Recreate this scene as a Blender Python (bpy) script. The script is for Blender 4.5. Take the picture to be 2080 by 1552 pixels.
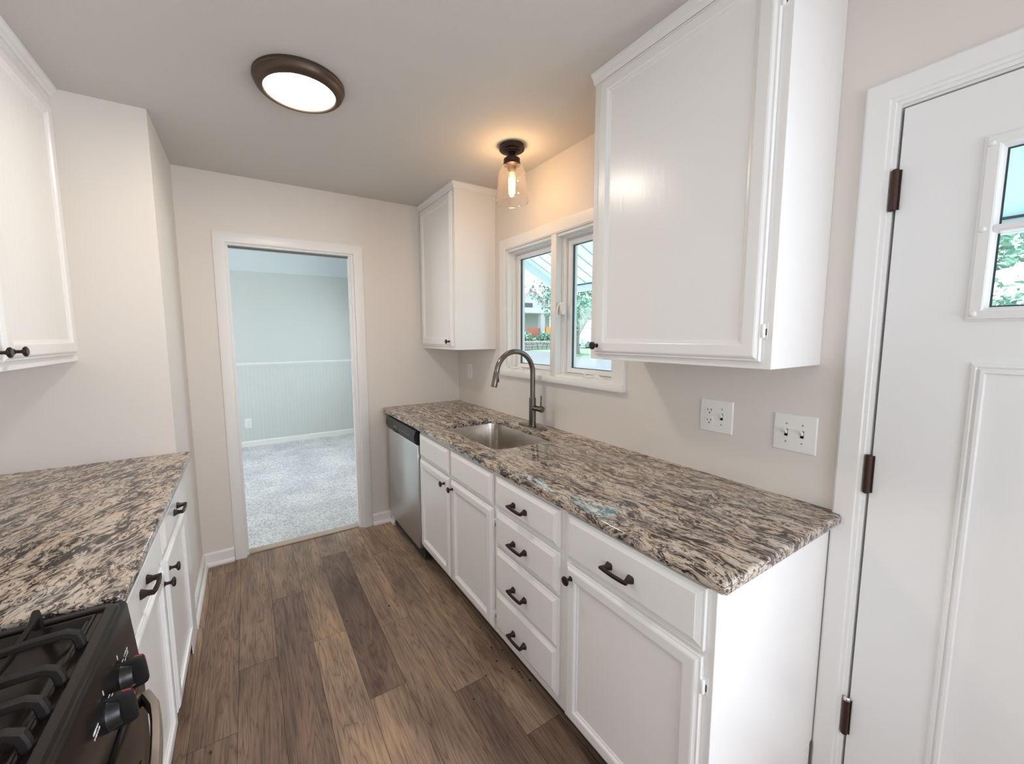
import bpy, bmesh, math, random
from mathutils import Vector, Matrix

# ------------------------------------------------------------------ camera
for o in list(bpy.data.objects):
    bpy.data.objects.remove(o, do_unlink=True)
SC = bpy.context.scene
COL = SC.collection
W_PX, H_PX, F_PX = 2080.0, 1552.0, 808.913
YAW, PITCH, ROLL = math.radians(31.5444), math.radians(-5.8255), math.radians(-0.3334)
cam_d = bpy.data.cameras.new('camera')
cam = bpy.data.objects.new('camera', cam_d)
COL.objects.link(cam)
cam_d.sensor_fit = 'HORIZONTAL'
cam_d.sensor_width = 36.0
cam_d.lens = 36.0 * F_PX / W_PX
cam_d.shift_x = 42.0 / W_PX
cam_d.shift_y = -12.25 / W_PX
cam_d.clip_start = 0.02
cam_d.clip_end = 400
fw = Vector((math.sin(YAW) * math.cos(PITCH), math.cos(YAW) * math.cos(PITCH), math.sin(PITCH)))
rt = Vector((math.cos(YAW), -math.sin(YAW), 0))
up = rt.cross(fw)
r2 = math.cos(ROLL) * rt + math.sin(ROLL) * up
u2 = -math.sin(ROLL) * rt + math.cos(ROLL) * up
M = Matrix((r2, u2, -fw)).transposed().to_4x4()
M.translation = Vector((0, 0, 1.4605))
cam.matrix_world = M
SC.camera = cam

# ------------------------------------------------------------------ view, world, sun, window daylight
SC.view_settings.view_transform = 'Standard'
SC.view_settings.look = 'None'
SC.view_settings.gamma = 1
SC.view_settings.use_curve_mapping = False
SC.view_settings.exposure = 0.99
SC.cycles.max_bounces = 10
SC.cycles.diffuse_bounces = 7
SC.cycles.glossy_bounces = 4
SC.cycles.transparent_max_bounces = 16
SC.cycles.sample_clamp_indirect = 6.0
SC.cycles.caustics_reflective = False
SC.cycles.caustics_refractive = False
SC.cycles.use_denoising = True

world = bpy.data.worlds.new('world')
SC.world = world
world.use_nodes = True
wn = world.node_tree.nodes
wn['Background'].inputs[0].default_value = (0.82, 0.90, 1.0, 1)
wn['Background'].inputs[1].default_value = 1.45


def lamp(name, kind, loc, energy, color, rot=None, **kw):
    d = bpy.data.lights.new(name, kind)
    d.energy = energy
    d.color = color
    for k, v in kw.items():
        setattr(d, k, v)
    o = bpy.data.objects.new(name, d)
    COL.objects.link(o)
    o.location = loc
    if rot is not None:
        o.rotation_euler = Vector(rot).to_track_quat('-Z', 'Y').to_euler()
    return o


lamp('sun', 'SUN', (20, 5, 30), 4.2, (1.0, 0.95, 0.86), (0.35, -0.45, -1.0), angle=math.radians(3))
# daylight by the back and next-room windows, plus an added side fill lamp
lamp('daylight_back_window', 'AREA', (0.30, -1.84, 1.37), 8, (0.90, 0.89, 1.0), (0, 1, -0.03), shape='RECTANGLE', size=1.1, size_y=1.05)
lamp('side_fill_lamp', 'AREA', (1.63, -1.13, 1.30), 36, (0.86, 0.88, 1.0), (-1, 0.35, -0.12), shape='RECTANGLE', size=0.8, size_y=1.3)  # fill lamp added out of view to brighten the left-hand fronts
lamp('daylight_next_room_left', 'AREA', (-2.10, 4.7, 1.45), 15, (0.98, 0.965, 1.0), (1, 0, -0.6), shape='RECTANGLE', size=1.5, size_y=1.1)
lamp('daylight_next_room_right', 'AREA', (1.70, 4.7, 1.45), 10, (0.92, 0.95, 1.0), (-1, 0, -0.6), shape='RECTANGLE', size=1.5, size_y=1.1)

# ------------------------------------------------------------------ materials
MATS = {}


def new_mat(name):
    m = bpy.data.materials.new(name)
    m.use_nodes = True
    MATS[name] = m
    nt = m.node_tree
    return m, nt.nodes, nt.links, nt.nodes['Principled BSDF']


def simple(name, col, rough=0.5, metal=0.0, spec=0.5, bump=None, coat=0.0, emit=None):
    m, N, L, b = new_mat(name)
    b.inputs['Base Color'].default_value = (*col, 1)
    b.inputs['Roughness'].default_value = rough
    b.inputs['Metallic'].default_value = metal
    b.inputs['Specular IOR Level'].default_value = spec
    b.inputs['Coat Weight'].default_value = coat
    if emit:
        b.inputs['Emission Color'].default_value = (*emit[0], 1)
        b.inputs['Emission Strength'].default_value = emit[1]
    if bump:
        scale, strength, dist = bump[:3]
        tc = N.new('ShaderNodeTexCoord')
        mp = N.new('ShaderNodeMapping')
        mp.inputs['Scale'].default_value = bump[3] if len(bump) > 3 else (1, 1, 1)
        no = N.new('ShaderNodeTexNoise')
        no.inputs['Scale'].default_value = scale
        no.inputs['Detail'].default_value = 5
        bp = N.new('ShaderNodeBump')
        bp.inputs['Strength'].default_value = strength
        bp.inputs['Distance'].default_value = dist
        L.new(tc.outputs['Object'], mp.inputs[0])
        L.new(mp.outputs[0], no.inputs['Vector'])
        L.new(no.outputs['Fac'], bp.inputs['Height'])
        L.new(bp.outputs[0], b.inputs['Normal'])
    return m


def ramp(N, pts):
    r = N.new('ShaderNodeValToRGB')
    el = r.color_ramp.elements
    while len(el) < len(pts):
        el.new(0.5)
    for e, (p, c) in zip(el, pts):
        e.position = p
        e.color = (*c, 1) if len(c) == 3 else c
    return r


def mixc(N, L, fac, a, b, mode='MIX'):
    x = N.new('ShaderNodeMix')
    x.data_type = 'RGBA'
    x.blend_type = mode
    for sock, v in ((x.inputs[0], fac), (x.inputs[6], a), (x.inputs[7], b)):
        if hasattr(v, 'is_linked') or hasattr(v, 'links'):
            L.new(v, sock)
        elif isinstance(v, (int, float)):
            sock.default_value = v
        else:
            sock.default_value = (*v, 1)
    return x.outputs[2]


simple('wall_paint', (0.725, 0.675, 0.625), 0.55, bump=(160, 0.08, 0.002))
simple('ceiling_paint', (0.60, 0.575, 0.545), 0.8, bump=(75, 0.35, 0.004))
simple('dining_paint', (0.60, 0.625, 0.60), 0.6, bump=(160, 0.08, 0.002))
simple('dining_ceiling', (0.66, 0.71, 0.72), 0.8)
simple('trim_white', (0.80, 0.79, 0.775), 0.32, bump=(30, 0.05, 0.002, (1, 1, 0.2)))
simple('cabinet_white', (0.83, 0.82, 0.805), 0.24, bump=(75, 0.26, 0.002, (1, 1, 0.12)))
simple('door_white', (0.79, 0.785, 0.775), 0.36, bump=(26, 0.05, 0.002, (1, 1, 0.2)))
simple('plastic_white', (0.80, 0.79, 0.77), 0.28)
simple('bronze', (0.045, 0.030, 0.026), 0.38, 0.75)
simple('fixture_bronze', (0.085, 0.055, 0.040), 0.42, 0.6)
simple('gunmetal', (0.19, 0.165, 0.145), 0.24, 1.0)
simple('hinge_brown', (0.060, 0.030, 0.022), 0.4, 0.6)
simple('chrome', (0.72, 0.72, 0.72), 0.15, 1.0)
simple('dark_gap', (0.02, 0.018, 0.017), 0.8)
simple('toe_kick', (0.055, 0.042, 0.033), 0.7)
simple('gasket', (0.03, 0.05, 0.055), 0.6)
simple('black_plastic', (0.009, 0.0085, 0.0085), 0.34, spec=0.35)
simple('black_enamel', (0.012, 0.009, 0.008), 0.20, spec=0.3)
simple('cast_iron', (0.014, 0.0105, 0.0095), 0.5, spec=0.3, bump=(220, 0.25, 0.001))
simple('burner_grey', (0.16, 0.15, 0.13), 0.45, 0.7)
simple('red_mark', (0.55, 0.03, 0.04), 0.4)
simple('print_white', (0.75, 0.75, 0.78), 0.5)
simple('print_grey', (0.35, 0.35, 0.36), 0.5)
simple('oven_glass', (0.012, 0.010, 0.009), 0.08)
simple('threshold_tan', (0.42, 0.34, 0.26), 0.5)
simple('lens_glow', (0.9, 0.88, 0.82), 0.4, emit=((1.0, 0.88, 0.76), 34.0))
simple('filament_glow', (1, 0.8, 0.5), 0.4, emit=((1.0, 0.76, 0.45), 30.0))
simple('bulb_base', (0.55, 0.42, 0.25), 0.35, 0.8)
simple('crumb', (0.05, 0.03, 0.02), 0.9)
# outdoors
simple('awning_white', (0.56, 0.79, 0.82), 0.5)
simple('awning_seam', (0.36, 0.42, 0.43), 0.6)
simple('awning_fascia', (0.60, 0.66, 0.70), 0.5)
simple('patio_bounce_pale', (0.72, 0.74, 0.75), 0.9)  # kept pale to bounce light onto the awning underside
simple('concrete', (0.135, 0.155, 0.178), 0.9, bump=(8, 0.3, 0.02))
simple('lawn', (0.17, 0.30, 0.17), 0.95, bump=(30, 0.6, 0.05))
simple('bark', (0.20, 0.20, 0.19), 0.9, bump=(6, 0.6, 0.05))
simple('bark_pale', (0.36, 0.34, 0.33), 0.9)
simple('leaf', (0.22, 0.40, 0.30), 0.6)
simple('leaf_light', (0.38, 0.55, 0.45), 0.6)
simple('leaf_dark', (0.10, 0.26, 0.20), 0.6)
simple('house_white', (0.50, 0.49, 0.50), 0.8)
simple('roof_grey', (0.13, 0.15, 0.17), 0.9)
simple('roof_rose', (0.62, 0.42, 0.42), 0.9)
simple('brick_red', (0.50, 0.16, 0.10), 0.9)
simple('orange_paint', (0.75, 0.33, 0.08), 0.8)
simple('dark_window', (0.04, 0.06, 0.07), 0.2)
simple('van_white', (0.45, 0.50, 0.55), 0.35)
simple('rubber', (0.02, 0.02, 0.025), 0.8)


def glass_mat(name, tint, base=0.05, edge=0.5, power=4.0, dust=0.0):
    m, N, L, b = new_mat(name)
    N.remove(b)
    out = N['Material Output']
    tr = N.new('ShaderNodeBsdfTransparent')
    tr.inputs[0].default_value = (*tint, 1)
    gl = N.new('ShaderNodeBsdfGlossy')
    gl.inputs['Roughness'].default_value = 0.02
    lw = N.new('ShaderNodeLayerWeight')
    lw.inputs['Blend'].default_value = 0.5
    pw = N.new('ShaderNodeMath')
    pw.operation = 'POWER'
    pw.inputs[1].default_value = power
    ma = N.new('ShaderNodeMath')
    ma.operation = 'MULTIPLY_ADD'
    ma.inputs[1].default_value = edge
    ma.inputs[2].default_value = base
    mx = N.new('ShaderNodeMixShader')
    L.new(lw.outputs['Facing'], pw.inputs[0])
    L.new(pw.outputs[0], ma.inputs[0])
    L.new(ma.outputs[0], mx.inputs[0])
    L.new(tr.outputs[0], mx.inputs[1])
    L.new(gl.outputs[0], mx.inputs[2])
    if dust > 0:
        tl = N.new('ShaderNodeBsdfTranslucent')
        tl.inputs[0].default_value = (0.95, 0.85, 0.78, 1)
        m2 = N.new('ShaderNodeMixShader')
        m2.inputs[0].default_value = dust
        L.new(mx.outputs[0], m2.inputs[1])
        L.new(tl.outputs[0], m2.inputs[2])
        L.new(m2.outputs[0], out.inputs[0])
    else:
        L.new(mx.outputs[0], out.inputs[0])
    return m


glass_mat('window_glass', (0.95, 0.99, 0.99), 0.03, 0.5)
glass_mat('shade_glass', (1.0, 0.985, 0.975), 0.025, 0.8, 2.4, 0.016)
glass_mat('bulb_glass', (1.0, 0.93, 0.78), 0.03, 0.3, 4.0, 0.06)


def granite(name, angle, along, across, seedoff, wob):
    m, N, L, b = new_mat(name)
    tc = N.new('ShaderNodeTexCoord')
    m0 = N.new('ShaderNodeMapping')
    m0.inputs['Location'].default_value = seedoff
    m0.inputs['Rotation'].default_value = (0, 0, angle)
    L.new(tc.outputs['Object'], m0.inputs[0])
    # slow bending of the flow
    w1 = N.new('ShaderNodeTexNoise')
    w1.inputs['Scale'].default_value = 5.0
    w1.inputs['Detail'].default_value = 4
    L.new(m0.outputs[0], w1.inputs['Vector'])
    sub = N.new('ShaderNodeVectorMath')
    sub.operation = 'SUBTRACT'
    sub.inputs[1].default_value = (0.5, 0.5, 0.5)
    L.new(w1.outputs['Color'], sub.inputs[0])
    sc = N.new('ShaderNodeVectorMath')
    sc.operation = 'SCALE'
    sc.inputs['Scale'].default_value = wob
    L.new(sub.outputs[0], sc.inputs[0])
    add = N.new('ShaderNodeVectorMath')
    L.new(m0.outputs[0], add.inputs[0])
    L.new(sc.outputs[0], add.inputs[1])
    m1 = N.new('ShaderNodeMapping')
    m1.inputs['Scale'].default_value = (across, along, across)
    L.new(add.outputs[0], m1.inputs[0])

    def noise(scale, detail, rough, vec, dist=0.0):
        n = N.new('ShaderNodeTexNoise')
        n.inputs['Scale'].default_value = scale
        n.inputs['Detail'].default_value = detail
        n.inputs['Roughness'].default_value = rough
        n.inputs['Distortion'].default_value = dist
        L.new(vec, n.inputs['Vector'])
        return n.outputs['Fac']

    fine = noise(1.0, 9, 0.60, m1.outputs[0], 0.9)
    lines = noise(0.85, 5, 0.55, m1.outputs[0], 1.3)
    big = noise(0.27, 4, 0.55, m1.outputs[0], 0.5)
    tint = noise(9.0, 3, 0.5, m0.outputs[0])
    grain = noise(300.0, 3, 0.6, m0.outputs[0])

    def math_(op, a, b_, c_=None):
        n = N.new('ShaderNodeMath')
        n.operation = op
        for k, v in enumerate((a, b_, c_)):
            if v is None:
                continue
            if isinstance(v, (int, float)):
                n.inputs[k].default_value = v
            else:
                L.new(v, n.inputs[k])
        return n.outputs[0]
    # wandering hairline veins: contour of a field
    ridge = math_('ABSOLUTE', math_('SUBTRACT', lines, 0.5), 0)
    ridge = math_('MINIMUM', ridge, 0.045)
    s0 = math_('MULTIPLY_ADD', big, 0.44, fine)
    s1 = math_('MULTIPLY_ADD', ridge, 4.4, s0)
    rb = ramp(N, [(0.0, (0.018, 0.015, 0.016)), (0.785, (0.032, 0.026, 0.025)), (0.82, (0.090, 0.071, 0.065)), (0.855, (0.27, 0.22, 0.185)), (0.915, (0.45, 0.38, 0.32)), (1.0, (0.60, 0.52, 0.445))])
    L.new(s1, rb.inputs[0])
    rt_ = ramp(N, [(0.35, (0.93, 0.97, 1.0)), (0.55, (1.0, 0.97, 0.92)), (0.72, (1.06, 0.90, 0.78))])
    L.new(tint, rt_.inputs[0])
    c1 = mixc(N, L, 0.8, rb.outputs[0], rt_.outputs[0], 'MULTIPLY')
    rg = ramp(N, [(0.3, (0.72, 0.70, 0.70)), (0.6, (1.08, 1.07, 1.05))])
    L.new(grain, rg.inputs[0])
    c2 = mixc(N, L, 0.75, c1, rg.outputs[0], 'MULTIPLY')
    L.new(c2, b.inputs['Base Color'])
    b.inputs['Roughness'].default_value = 0.07
    b.inputs['Specular IOR Level'].default_value = 0.75
    return m


granite('granite_right', math.radians(-4), 12.5, 74.0, (0, 0, 0), 0.13)
granite('granite_left', math.radians(24), 15.0, 54.0, (3.3, 1.7, 0), 0.13)


def wood_floor():
    m, N, L, b = new_mat('oak_plank')
    uv = N.new('ShaderNodeUVMap')
    uv.uv_map = 'UVMap'
    at = N.new('ShaderNodeAttribute')
    at.attribute_name = 'rnd'
    # long wandering grain
    mp = N.new('ShaderNodeMapping')
    mp.inputs['Scale'].default_value = (12.0, 1.0, 1)
    L.new(uv.outputs[0], mp.inputs[0])
    n1 = N.new('ShaderNodeTexNoise')
    n1.inputs['Scale'].default_value = 1.0
    n1.inputs['Detail'].default_value = 3
    n1.inputs['Distortion'].default_value = 0.7
    L.new(mp.outputs[0], n1.inputs['Vector'])
    # cathedral rings: contour lines of the slow noise
    mul = N.new('ShaderNodeMath')
    mul.operation = 'MULTIPLY'
    mul.inputs[1].default_value = 24.0
    L.new(n1.outputs['Fac'], mul.inputs[0])
    fr = N.new('ShaderNodeMath')
    fr.operation = 'PINGPONG'
    fr.inputs[1].default_value = 1.0
    L.new(mul.outputs[0], fr.inputs[0])
    mp2 = N.new('ShaderNodeMapping')
    mp2.inputs['Scale'].default_value = (230.0, 7.0, 1)
    L.new(uv.outputs[0], mp2.inputs[0])
    n2 = N.new('ShaderNodeTexNoise')
    n2.inputs['Scale'].default_value = 1.0
    n2.inputs['Detail'].default_value = 6
    n2.inputs['Roughness'].default_value = 0.7
    L.new(mp2.outputs[0], n2.inputs['Vector'])
    mp3 = N.new('ShaderNodeMapping')
    mp3.inputs['Scale'].default_value = (9.0, 2.2, 1)
    L.new(uv.outputs[0], mp3.inputs[0])
    n3 = N.new('ShaderNodeTexNoise')
    n3.inputs['Scale'].default_value = 1.0
    n3.inputs['Detail'].default_value = 4
    L.new(mp3.outputs[0], n3.inputs['Vector'])
    base = ramp(N, [(0.0, (0.158, 0.104, 0.082)), (0.3, (0.228, 0.156, 0.116)), (0.55, (0.288, 0.200, 0.144)), (0.8, (0.360, 0.250, 0.172)), (1.0, (0.275, 0.210, 0.165))])
    base.color_ramp.interpolation = 'LINEAR'
    L.new(at.outputs['Fac'], base.inputs[0])
    r3 = ramp(N, [(0.28, (0.58, 0.56, 0.58)), (0.5, (0.98, 0.98, 0.98)), (0.72, (1.42, 1.36, 1.24))])
    L.new(n3.outputs['Fac'], r3.inputs[0])
    c0 = mixc(N, L, 1.0, base.outputs[0], r3.outputs[0], 'MULTIPLY')
    r1 = ramp(N, [(0.0, (0.48, 0.45, 0.44)), (0.22, (0.88, 0.86, 0.85)), (1.0, (1.16, 1.15, 1.12))])
    L.new(fr.outputs[0], r1.inputs[0])
    c1 = mixc(N, L, 0.75, c0, r1.outputs[0], 'MULTIPLY')
    r2_ = ramp(N, [(0.32, (0.42, 0.39, 0.39)), (0.50, (1.02, 1.02, 1.02)), (0.72, (1.30, 1.28, 1.25))])
    L.new(n2.outputs['Fac'], r2_.inputs[0])
    c2 = mixc(N, L, 0.8, c1, r2_.outputs[0], 'MULTIPLY')
    L.new(c2, b.inputs['Base Color'])
    b.inputs['Roughness'].default_value = 0.42
    b.inputs['Specular IOR Level'].default_value = 0.4
    bp = N.new('ShaderNodeBump')
    bp.inputs['Strength'].default_value = 0.12
    bp.inputs['Distance'].default_value = 0.002
    L.new(n2.outputs['Fac'], bp.inputs['Height'])
    L.new(bp.outputs[0], b.inputs['Normal'])


wood_floor()


def carpet_mat():
    m, N, L, b = new_mat('carpet_pile')
    tc = N.new('ShaderNodeTexCoord')
    n = N.new('ShaderNodeTexNoise')
    n.inputs['Scale'].default_value = 70
    n.inputs['Detail'].default_value = 6
    n.inputs['Roughness'].default_value = 0.75
    L.new(tc.outputs['Object'], n.inputs['Vector'])
    n2 = N.new('ShaderNodeTexNoise')
    n2.inputs['Scale'].default_value = 3.0
    L.new(tc.outputs['Object'], n2.inputs['Vector'])
    r = ramp(N, [(0.36, (0.40, 0.39, 0.39)), (0.5, (0.75, 0.745, 0.755)), (0.62, (0.92, 0.915, 0.92))])
    L.new(n.outputs['Fac'], r.inputs[0])
    r2_ = ramp(N, [(0.35, (0.85, 0.85, 0.86)), (0.65, (1.05, 1.05, 1.04))])
    L.new(n2.outputs['Fac'], r2_.inputs[0])
    L.new(mixc(N, L, 1.0, r.outputs[0], r2_.outputs[0], 'MULTIPLY'), b.inputs['Base Color'])
    b.inputs['Roughness'].default_value = 1.0
    b.inputs['Specular IOR Level'].default_value = 0.1
    bp = N.new('ShaderNodeBump')
    bp.inputs['Strength'].default_value = 0.8
    bp.inputs['Distance'].default_value = 0.012
    L.new(n.outputs['Fac'], bp.inputs['Height'])
    L.new(bp.outputs[0], b.inputs['Normal'])


carpet_mat()


def brushed(name, col, rough, scale, smudge):
    m, N, L, b = new_mat(name)
    tc = N.new('ShaderNodeTexCoord')
    mp = N.new('ShaderNodeMapping')
    mp.inputs['Scale'].default_value = scale
    L.new(tc.outputs['Object'], mp.inputs[0])
    n = N.new('ShaderNodeTexNoise')
    n.inputs['Scale'].default_value = 1.0
    n.inputs['Detail'].default_value = 3
    L.new(mp.outputs[0], n.inputs['Vector'])
    n2 = N.new('ShaderNodeTexNoise')
    n2.inputs['Scale'].default_value = 7.0
    n2.inputs['Detail'].default_value = 4
    n2.inputs['Distortion'].default_value = 0.8
    L.new(tc.outputs['Object'], n2.inputs['Vector'])
    ma = N.new('ShaderNodeMath')
    ma.operation = 'MULTIPLY_ADD'
    ma.inputs[1].default_value = smudge
    ma.inputs[2].default_value = rough
    L.new(n2.outputs['Fac'], ma.inputs[0])
    L.new(ma.outputs[0], b.inputs['Roughness'])
    b.inputs['Base Color'].default_value = (*col, 1)
    b.inputs['Metallic'].default_value = 1.0
    bp = N.new('ShaderNodeBump')
    bp.inputs['Strength'].default_value = 0.06
    bp.inputs['Distance'].default_value = 0.001
    L.new(n.outputs['Fac'], bp.inputs['Height'])
    L.new(bp.outputs[0], b.inputs['Normal'])


brushed('stainless_door', (0.62, 0.61, 0.60), 0.22, (3, 400, 3), 0.22)
brushed('stainless_sink', (0.60, 0.555, 0.50), 0.20, (300, 300, 3), 0.12)
brushed('stainless_range', (0.60, 0.54, 0.48), 0.25, (3, 300, 300), 0.08)

# ------------------------------------------------------------------ mesh helpers


def BM():
    return bmesh.new()


def obj(name, bm, mat, parent=None, loc=None, sharp=24, smooth=True):
    """link a bmesh given in world coordinates as ONE object; its origin is LOC, or its parent's origin"""
    origin = Vector(loc) if loc is not None else Vector((0, 0, 0))
    par_w = Vector((0, 0, 0))
    p = parent
    while p is not None:
        par_w += p.location
        p = p.parent
    if parent is not None and loc is None:
        origin = par_w
    bmesh.ops.recalc_face_normals(bm, faces=bm.faces)
    bmesh.ops.translate(bm, vec=-origin, verts=bm.verts)
    me = bpy.data.meshes.new(name)
    bm.to_mesh(me)
    bm.free()
    mats = mat if isinstance(mat, (list, tuple)) else [mat]
    for x in mats:
        me.materials.append(MATS[x])
    if smooth:
        me.shade_smooth()
        me.set_sharp_from_angle(angle=math.radians(sharp))
    o = bpy.data.objects.new(name, me)
    COL.objects.link(o)
    if parent is not None:
        o.parent = parent
    o.location = origin - par_w
    return o


def tag(o, label, cat, group=None):
    o['label'] = label
    o['category'] = cat
    if group:
        o['group'] = group
    return o


def thing(name, label, cat, loc, group=None):
    o = bpy.data.objects.new(name, None)
    o.empty_display_size = 0.05
    COL.objects.link(o)
    o.location = loc
    return tag(o, label, cat, group)


def struct(name, bm, mat, parent=None, loc=None, **kw):
    o = obj(name, bm, mat, parent, loc, **kw)
    o['kind'] = 'structure'
    return o


def box(bm, x0, x1, y0, y1, z0, z1, bev=0.0, seg=2):
    r = bmesh.ops.create_cube(bm, size=1.0)
    vs = r['verts']
    for v in vs:
        v.co = Vector(((x0 + x1) / 2 + v.co.x * (x1 - x0), (y0 + y1) / 2 + v.co.y * (y1 - y0), (z0 + z1) / 2 + v.co.z * (z1 - z0)))
    if bev > 0:
        es = list({e for v in vs for e in v.link_edges})
        bmesh.ops.bevel(bm, geom=es, offset=bev, segments=seg, profile=0.5, affect='EDGES')
    return vs


def prism(bm, pts, axis, a0, a1):
    """extrude a closed polygon of 2-D points along an axis"""
    def P(p, a):
        if axis == 'x':
            return (a, p[0], p[1])
        if axis == 'y':
            return (p[0], a, p[1])
        return (p[0], p[1], a)
    A = [bm.verts.new(P(p, a0)) for p in pts]
    B = [bm.verts.new(P(p, a1)) for p in pts]
    n = len(pts)
    for i in range(n):
        bm.faces.new((A[i], A[(i + 1) % n], B[(i + 1) % n], B[i]))
    bm.faces.new(A)
    bm.faces.new(B[::-1])


def frame_axes(axis):
    a = Vector(axis).normalized()
    t = Vector((0, 0, 1)) if abs(a.z) < 0.9 else Vector((1, 0, 0))
    u = t.cross(a).normalized()
    v = a.cross(u)
    return a, u, v


def lathe(bm, prof, base, axis=(0, 0, 1), seg=32, caps=True):
    """profile of (radius, height) along axis from base"""
    a, u, v = frame_axes(axis)
    base = Vector(base)
    rings = []
    for r, h in prof:
        if r < 1e-6:
            rings.append([bm.verts.new(base + a * h)])
        else:
            rings.append([bm.verts.new(base + a * h + (u * math.cos(2 * math.pi * i / seg) + v * math.sin(2 * math.pi * i / seg)) * r) for i in range(seg)])
    for A, B in zip(rings, rings[1:]):
        if len(A) == 1 and len(B) == 1:
            continue
        for i in range(seg):
            j = (i + 1) % seg
            if len(A) == 1:
                bm.faces.new((A[0], B[i], B[j]))
            elif len(B) == 1:
                bm.faces.new((A[i], A[j], B[0]))
            else:
                bm.faces.new((A[i], A[j], B[j], B[i]))
    if caps:
        for R in (rings[0], rings[-1]):
            if len(R) > 2:
                bm.faces.new(R)


def sweep(bm, pts, sizes, side, seg=None):
    """sweep a section along pts.  seg=None: rectangle (w along side, h across); else a round tube of radius w"""
    pts = [Vector(p) for p in pts]
    side = Vector(side).normalized()
    rings = []
    n = len(pts)
    for i, p in enumerate(pts):
        t = (pts[min(i + 1, n - 1)] - pts[max(i - 1, 0)]).normalized()
        s = (side - t * side.dot(t)).normalized()
        q = t.cross(s)
        w, h = sizes[i] if isinstance(sizes, list) else sizes
        # keep width at mitred corners
        if 0 < i < n - 1:
            t0 = (p - pts[i - 1]).normalized()
            c = max(0.5, t0.dot(t))
            h2 = h / c if seg is None else h
        else:
            h2 = h
        if seg is None:
            rings.append([bm.verts.new(p + s * a * w + q * b_ * h2) for a, b_ in ((-1, -0.6), (-0.6, -1), (0.6, -1), (1, -0.6), (1, 0.6), (0.6, 1), (-0.6, 1), (-1, 0.6))])
        else:
            rings.append([bm.verts.new(p + (s * math.cos(2 * math.pi * k / seg) + q * math.sin(2 * math.pi * k / seg)) * w) for k in range(seg)])
    m = len(rings[0])
    for A, B in zip(rings, rings[1:]):
        for k in range(m):
            bm.faces.new((A[k], A[(k + 1) % m], B[(k + 1) % m], B[k]))
    bm.faces.new(rings[0])
    bm.faces.new(rings[-1][::-1])


def tube(bm, pts, r, seg=16, side=(0.123, 0.3, 0.95)):
    n = len(pts)
    rr = r if isinstance(r, list) else [r] * n
    sweep(bm, pts, [(x, x) for x in rr], side, seg)


def plane(axis, sign, base):
    """returns P(u, v, h): a point on a wall plane with h measured out of it"""
    if axis == 'x':
        return lambda u, v, h: (base + sign * h, u, v)
    if axis == 'y':
        return lambda u, v, h: (u, base + sign * h, v)
    return lambda u, v, h: (u, v, base + sign * h)


def rrect(u0, u1, v0, v1, r, n=6):
    if r <= 1e-6:
        return [(u0, v0), (u1, v0), (u1, v1), (u0, v1)]
    pts = []
    for cu, cv, a0 in ((u1 - r, v0 + r, -90), (u1 - r, v1 - r, 0), (u0 + r, v1 - r, 90), (u0 + r, v0 + r, 180)):
        for k in range(n + 1):
            a = math.radians(a0 + 90.0 * k / n)
            pts.append((cu + r * math.cos(a), cv + r * math.sin(a)))
    return pts


def ringloft(bm, P, u0, u1, v0, v1, steps, r=0.0, cap_end=True, cap_start=True):
    """nested rectangles: steps of (inset, height)"""
    rings = []
    for ins, h in steps:
        rr = max(0.0005, r - ins) if r > 0 else 0
        rings.append([bm.verts.new(P(a, b_, h)) for a, b_ in rrect(u0 + ins, u1 - ins, v0 + ins, v1 - ins, rr)])
    n = len(rings[0])
    for A, B in zip(rings, rings[1:]):
        for i in range(n):
            bm.faces.new((A[i], A[(i + 1) % n], B[(i + 1) % n], B[i]))
    if cap_start:
        bm.faces.new(rings[0])
    if cap_end:
        bm.faces.new(rings[-1])
    return rings


def casing(bm, P, path, outs, prof, closed=False):
    """moulding with mitred corners: path = inner edge corners, outs = outward direction at each corner, prof = (offset out, height)"""
    rings = []
    for (a, b_), (du, dv) in zip(path, outs):
        rings.append([bm.verts.new(P(a + du * d, b_ + dv * d, h)) for d, h in prof])
    n = len(prof)
    k = len(rings)
    for i in range(k if closed else k - 1):
        A, B = rings[i], rings[(i + 1) % k]
        for j in range(n):
            bm.faces.new((A[j], A[(j + 1) % n], B[(j + 1) % n], B[j]))
    if not closed:
        bm.faces.new(rings[0])
        bm.faces.new(rings[-1][::-1])


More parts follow.
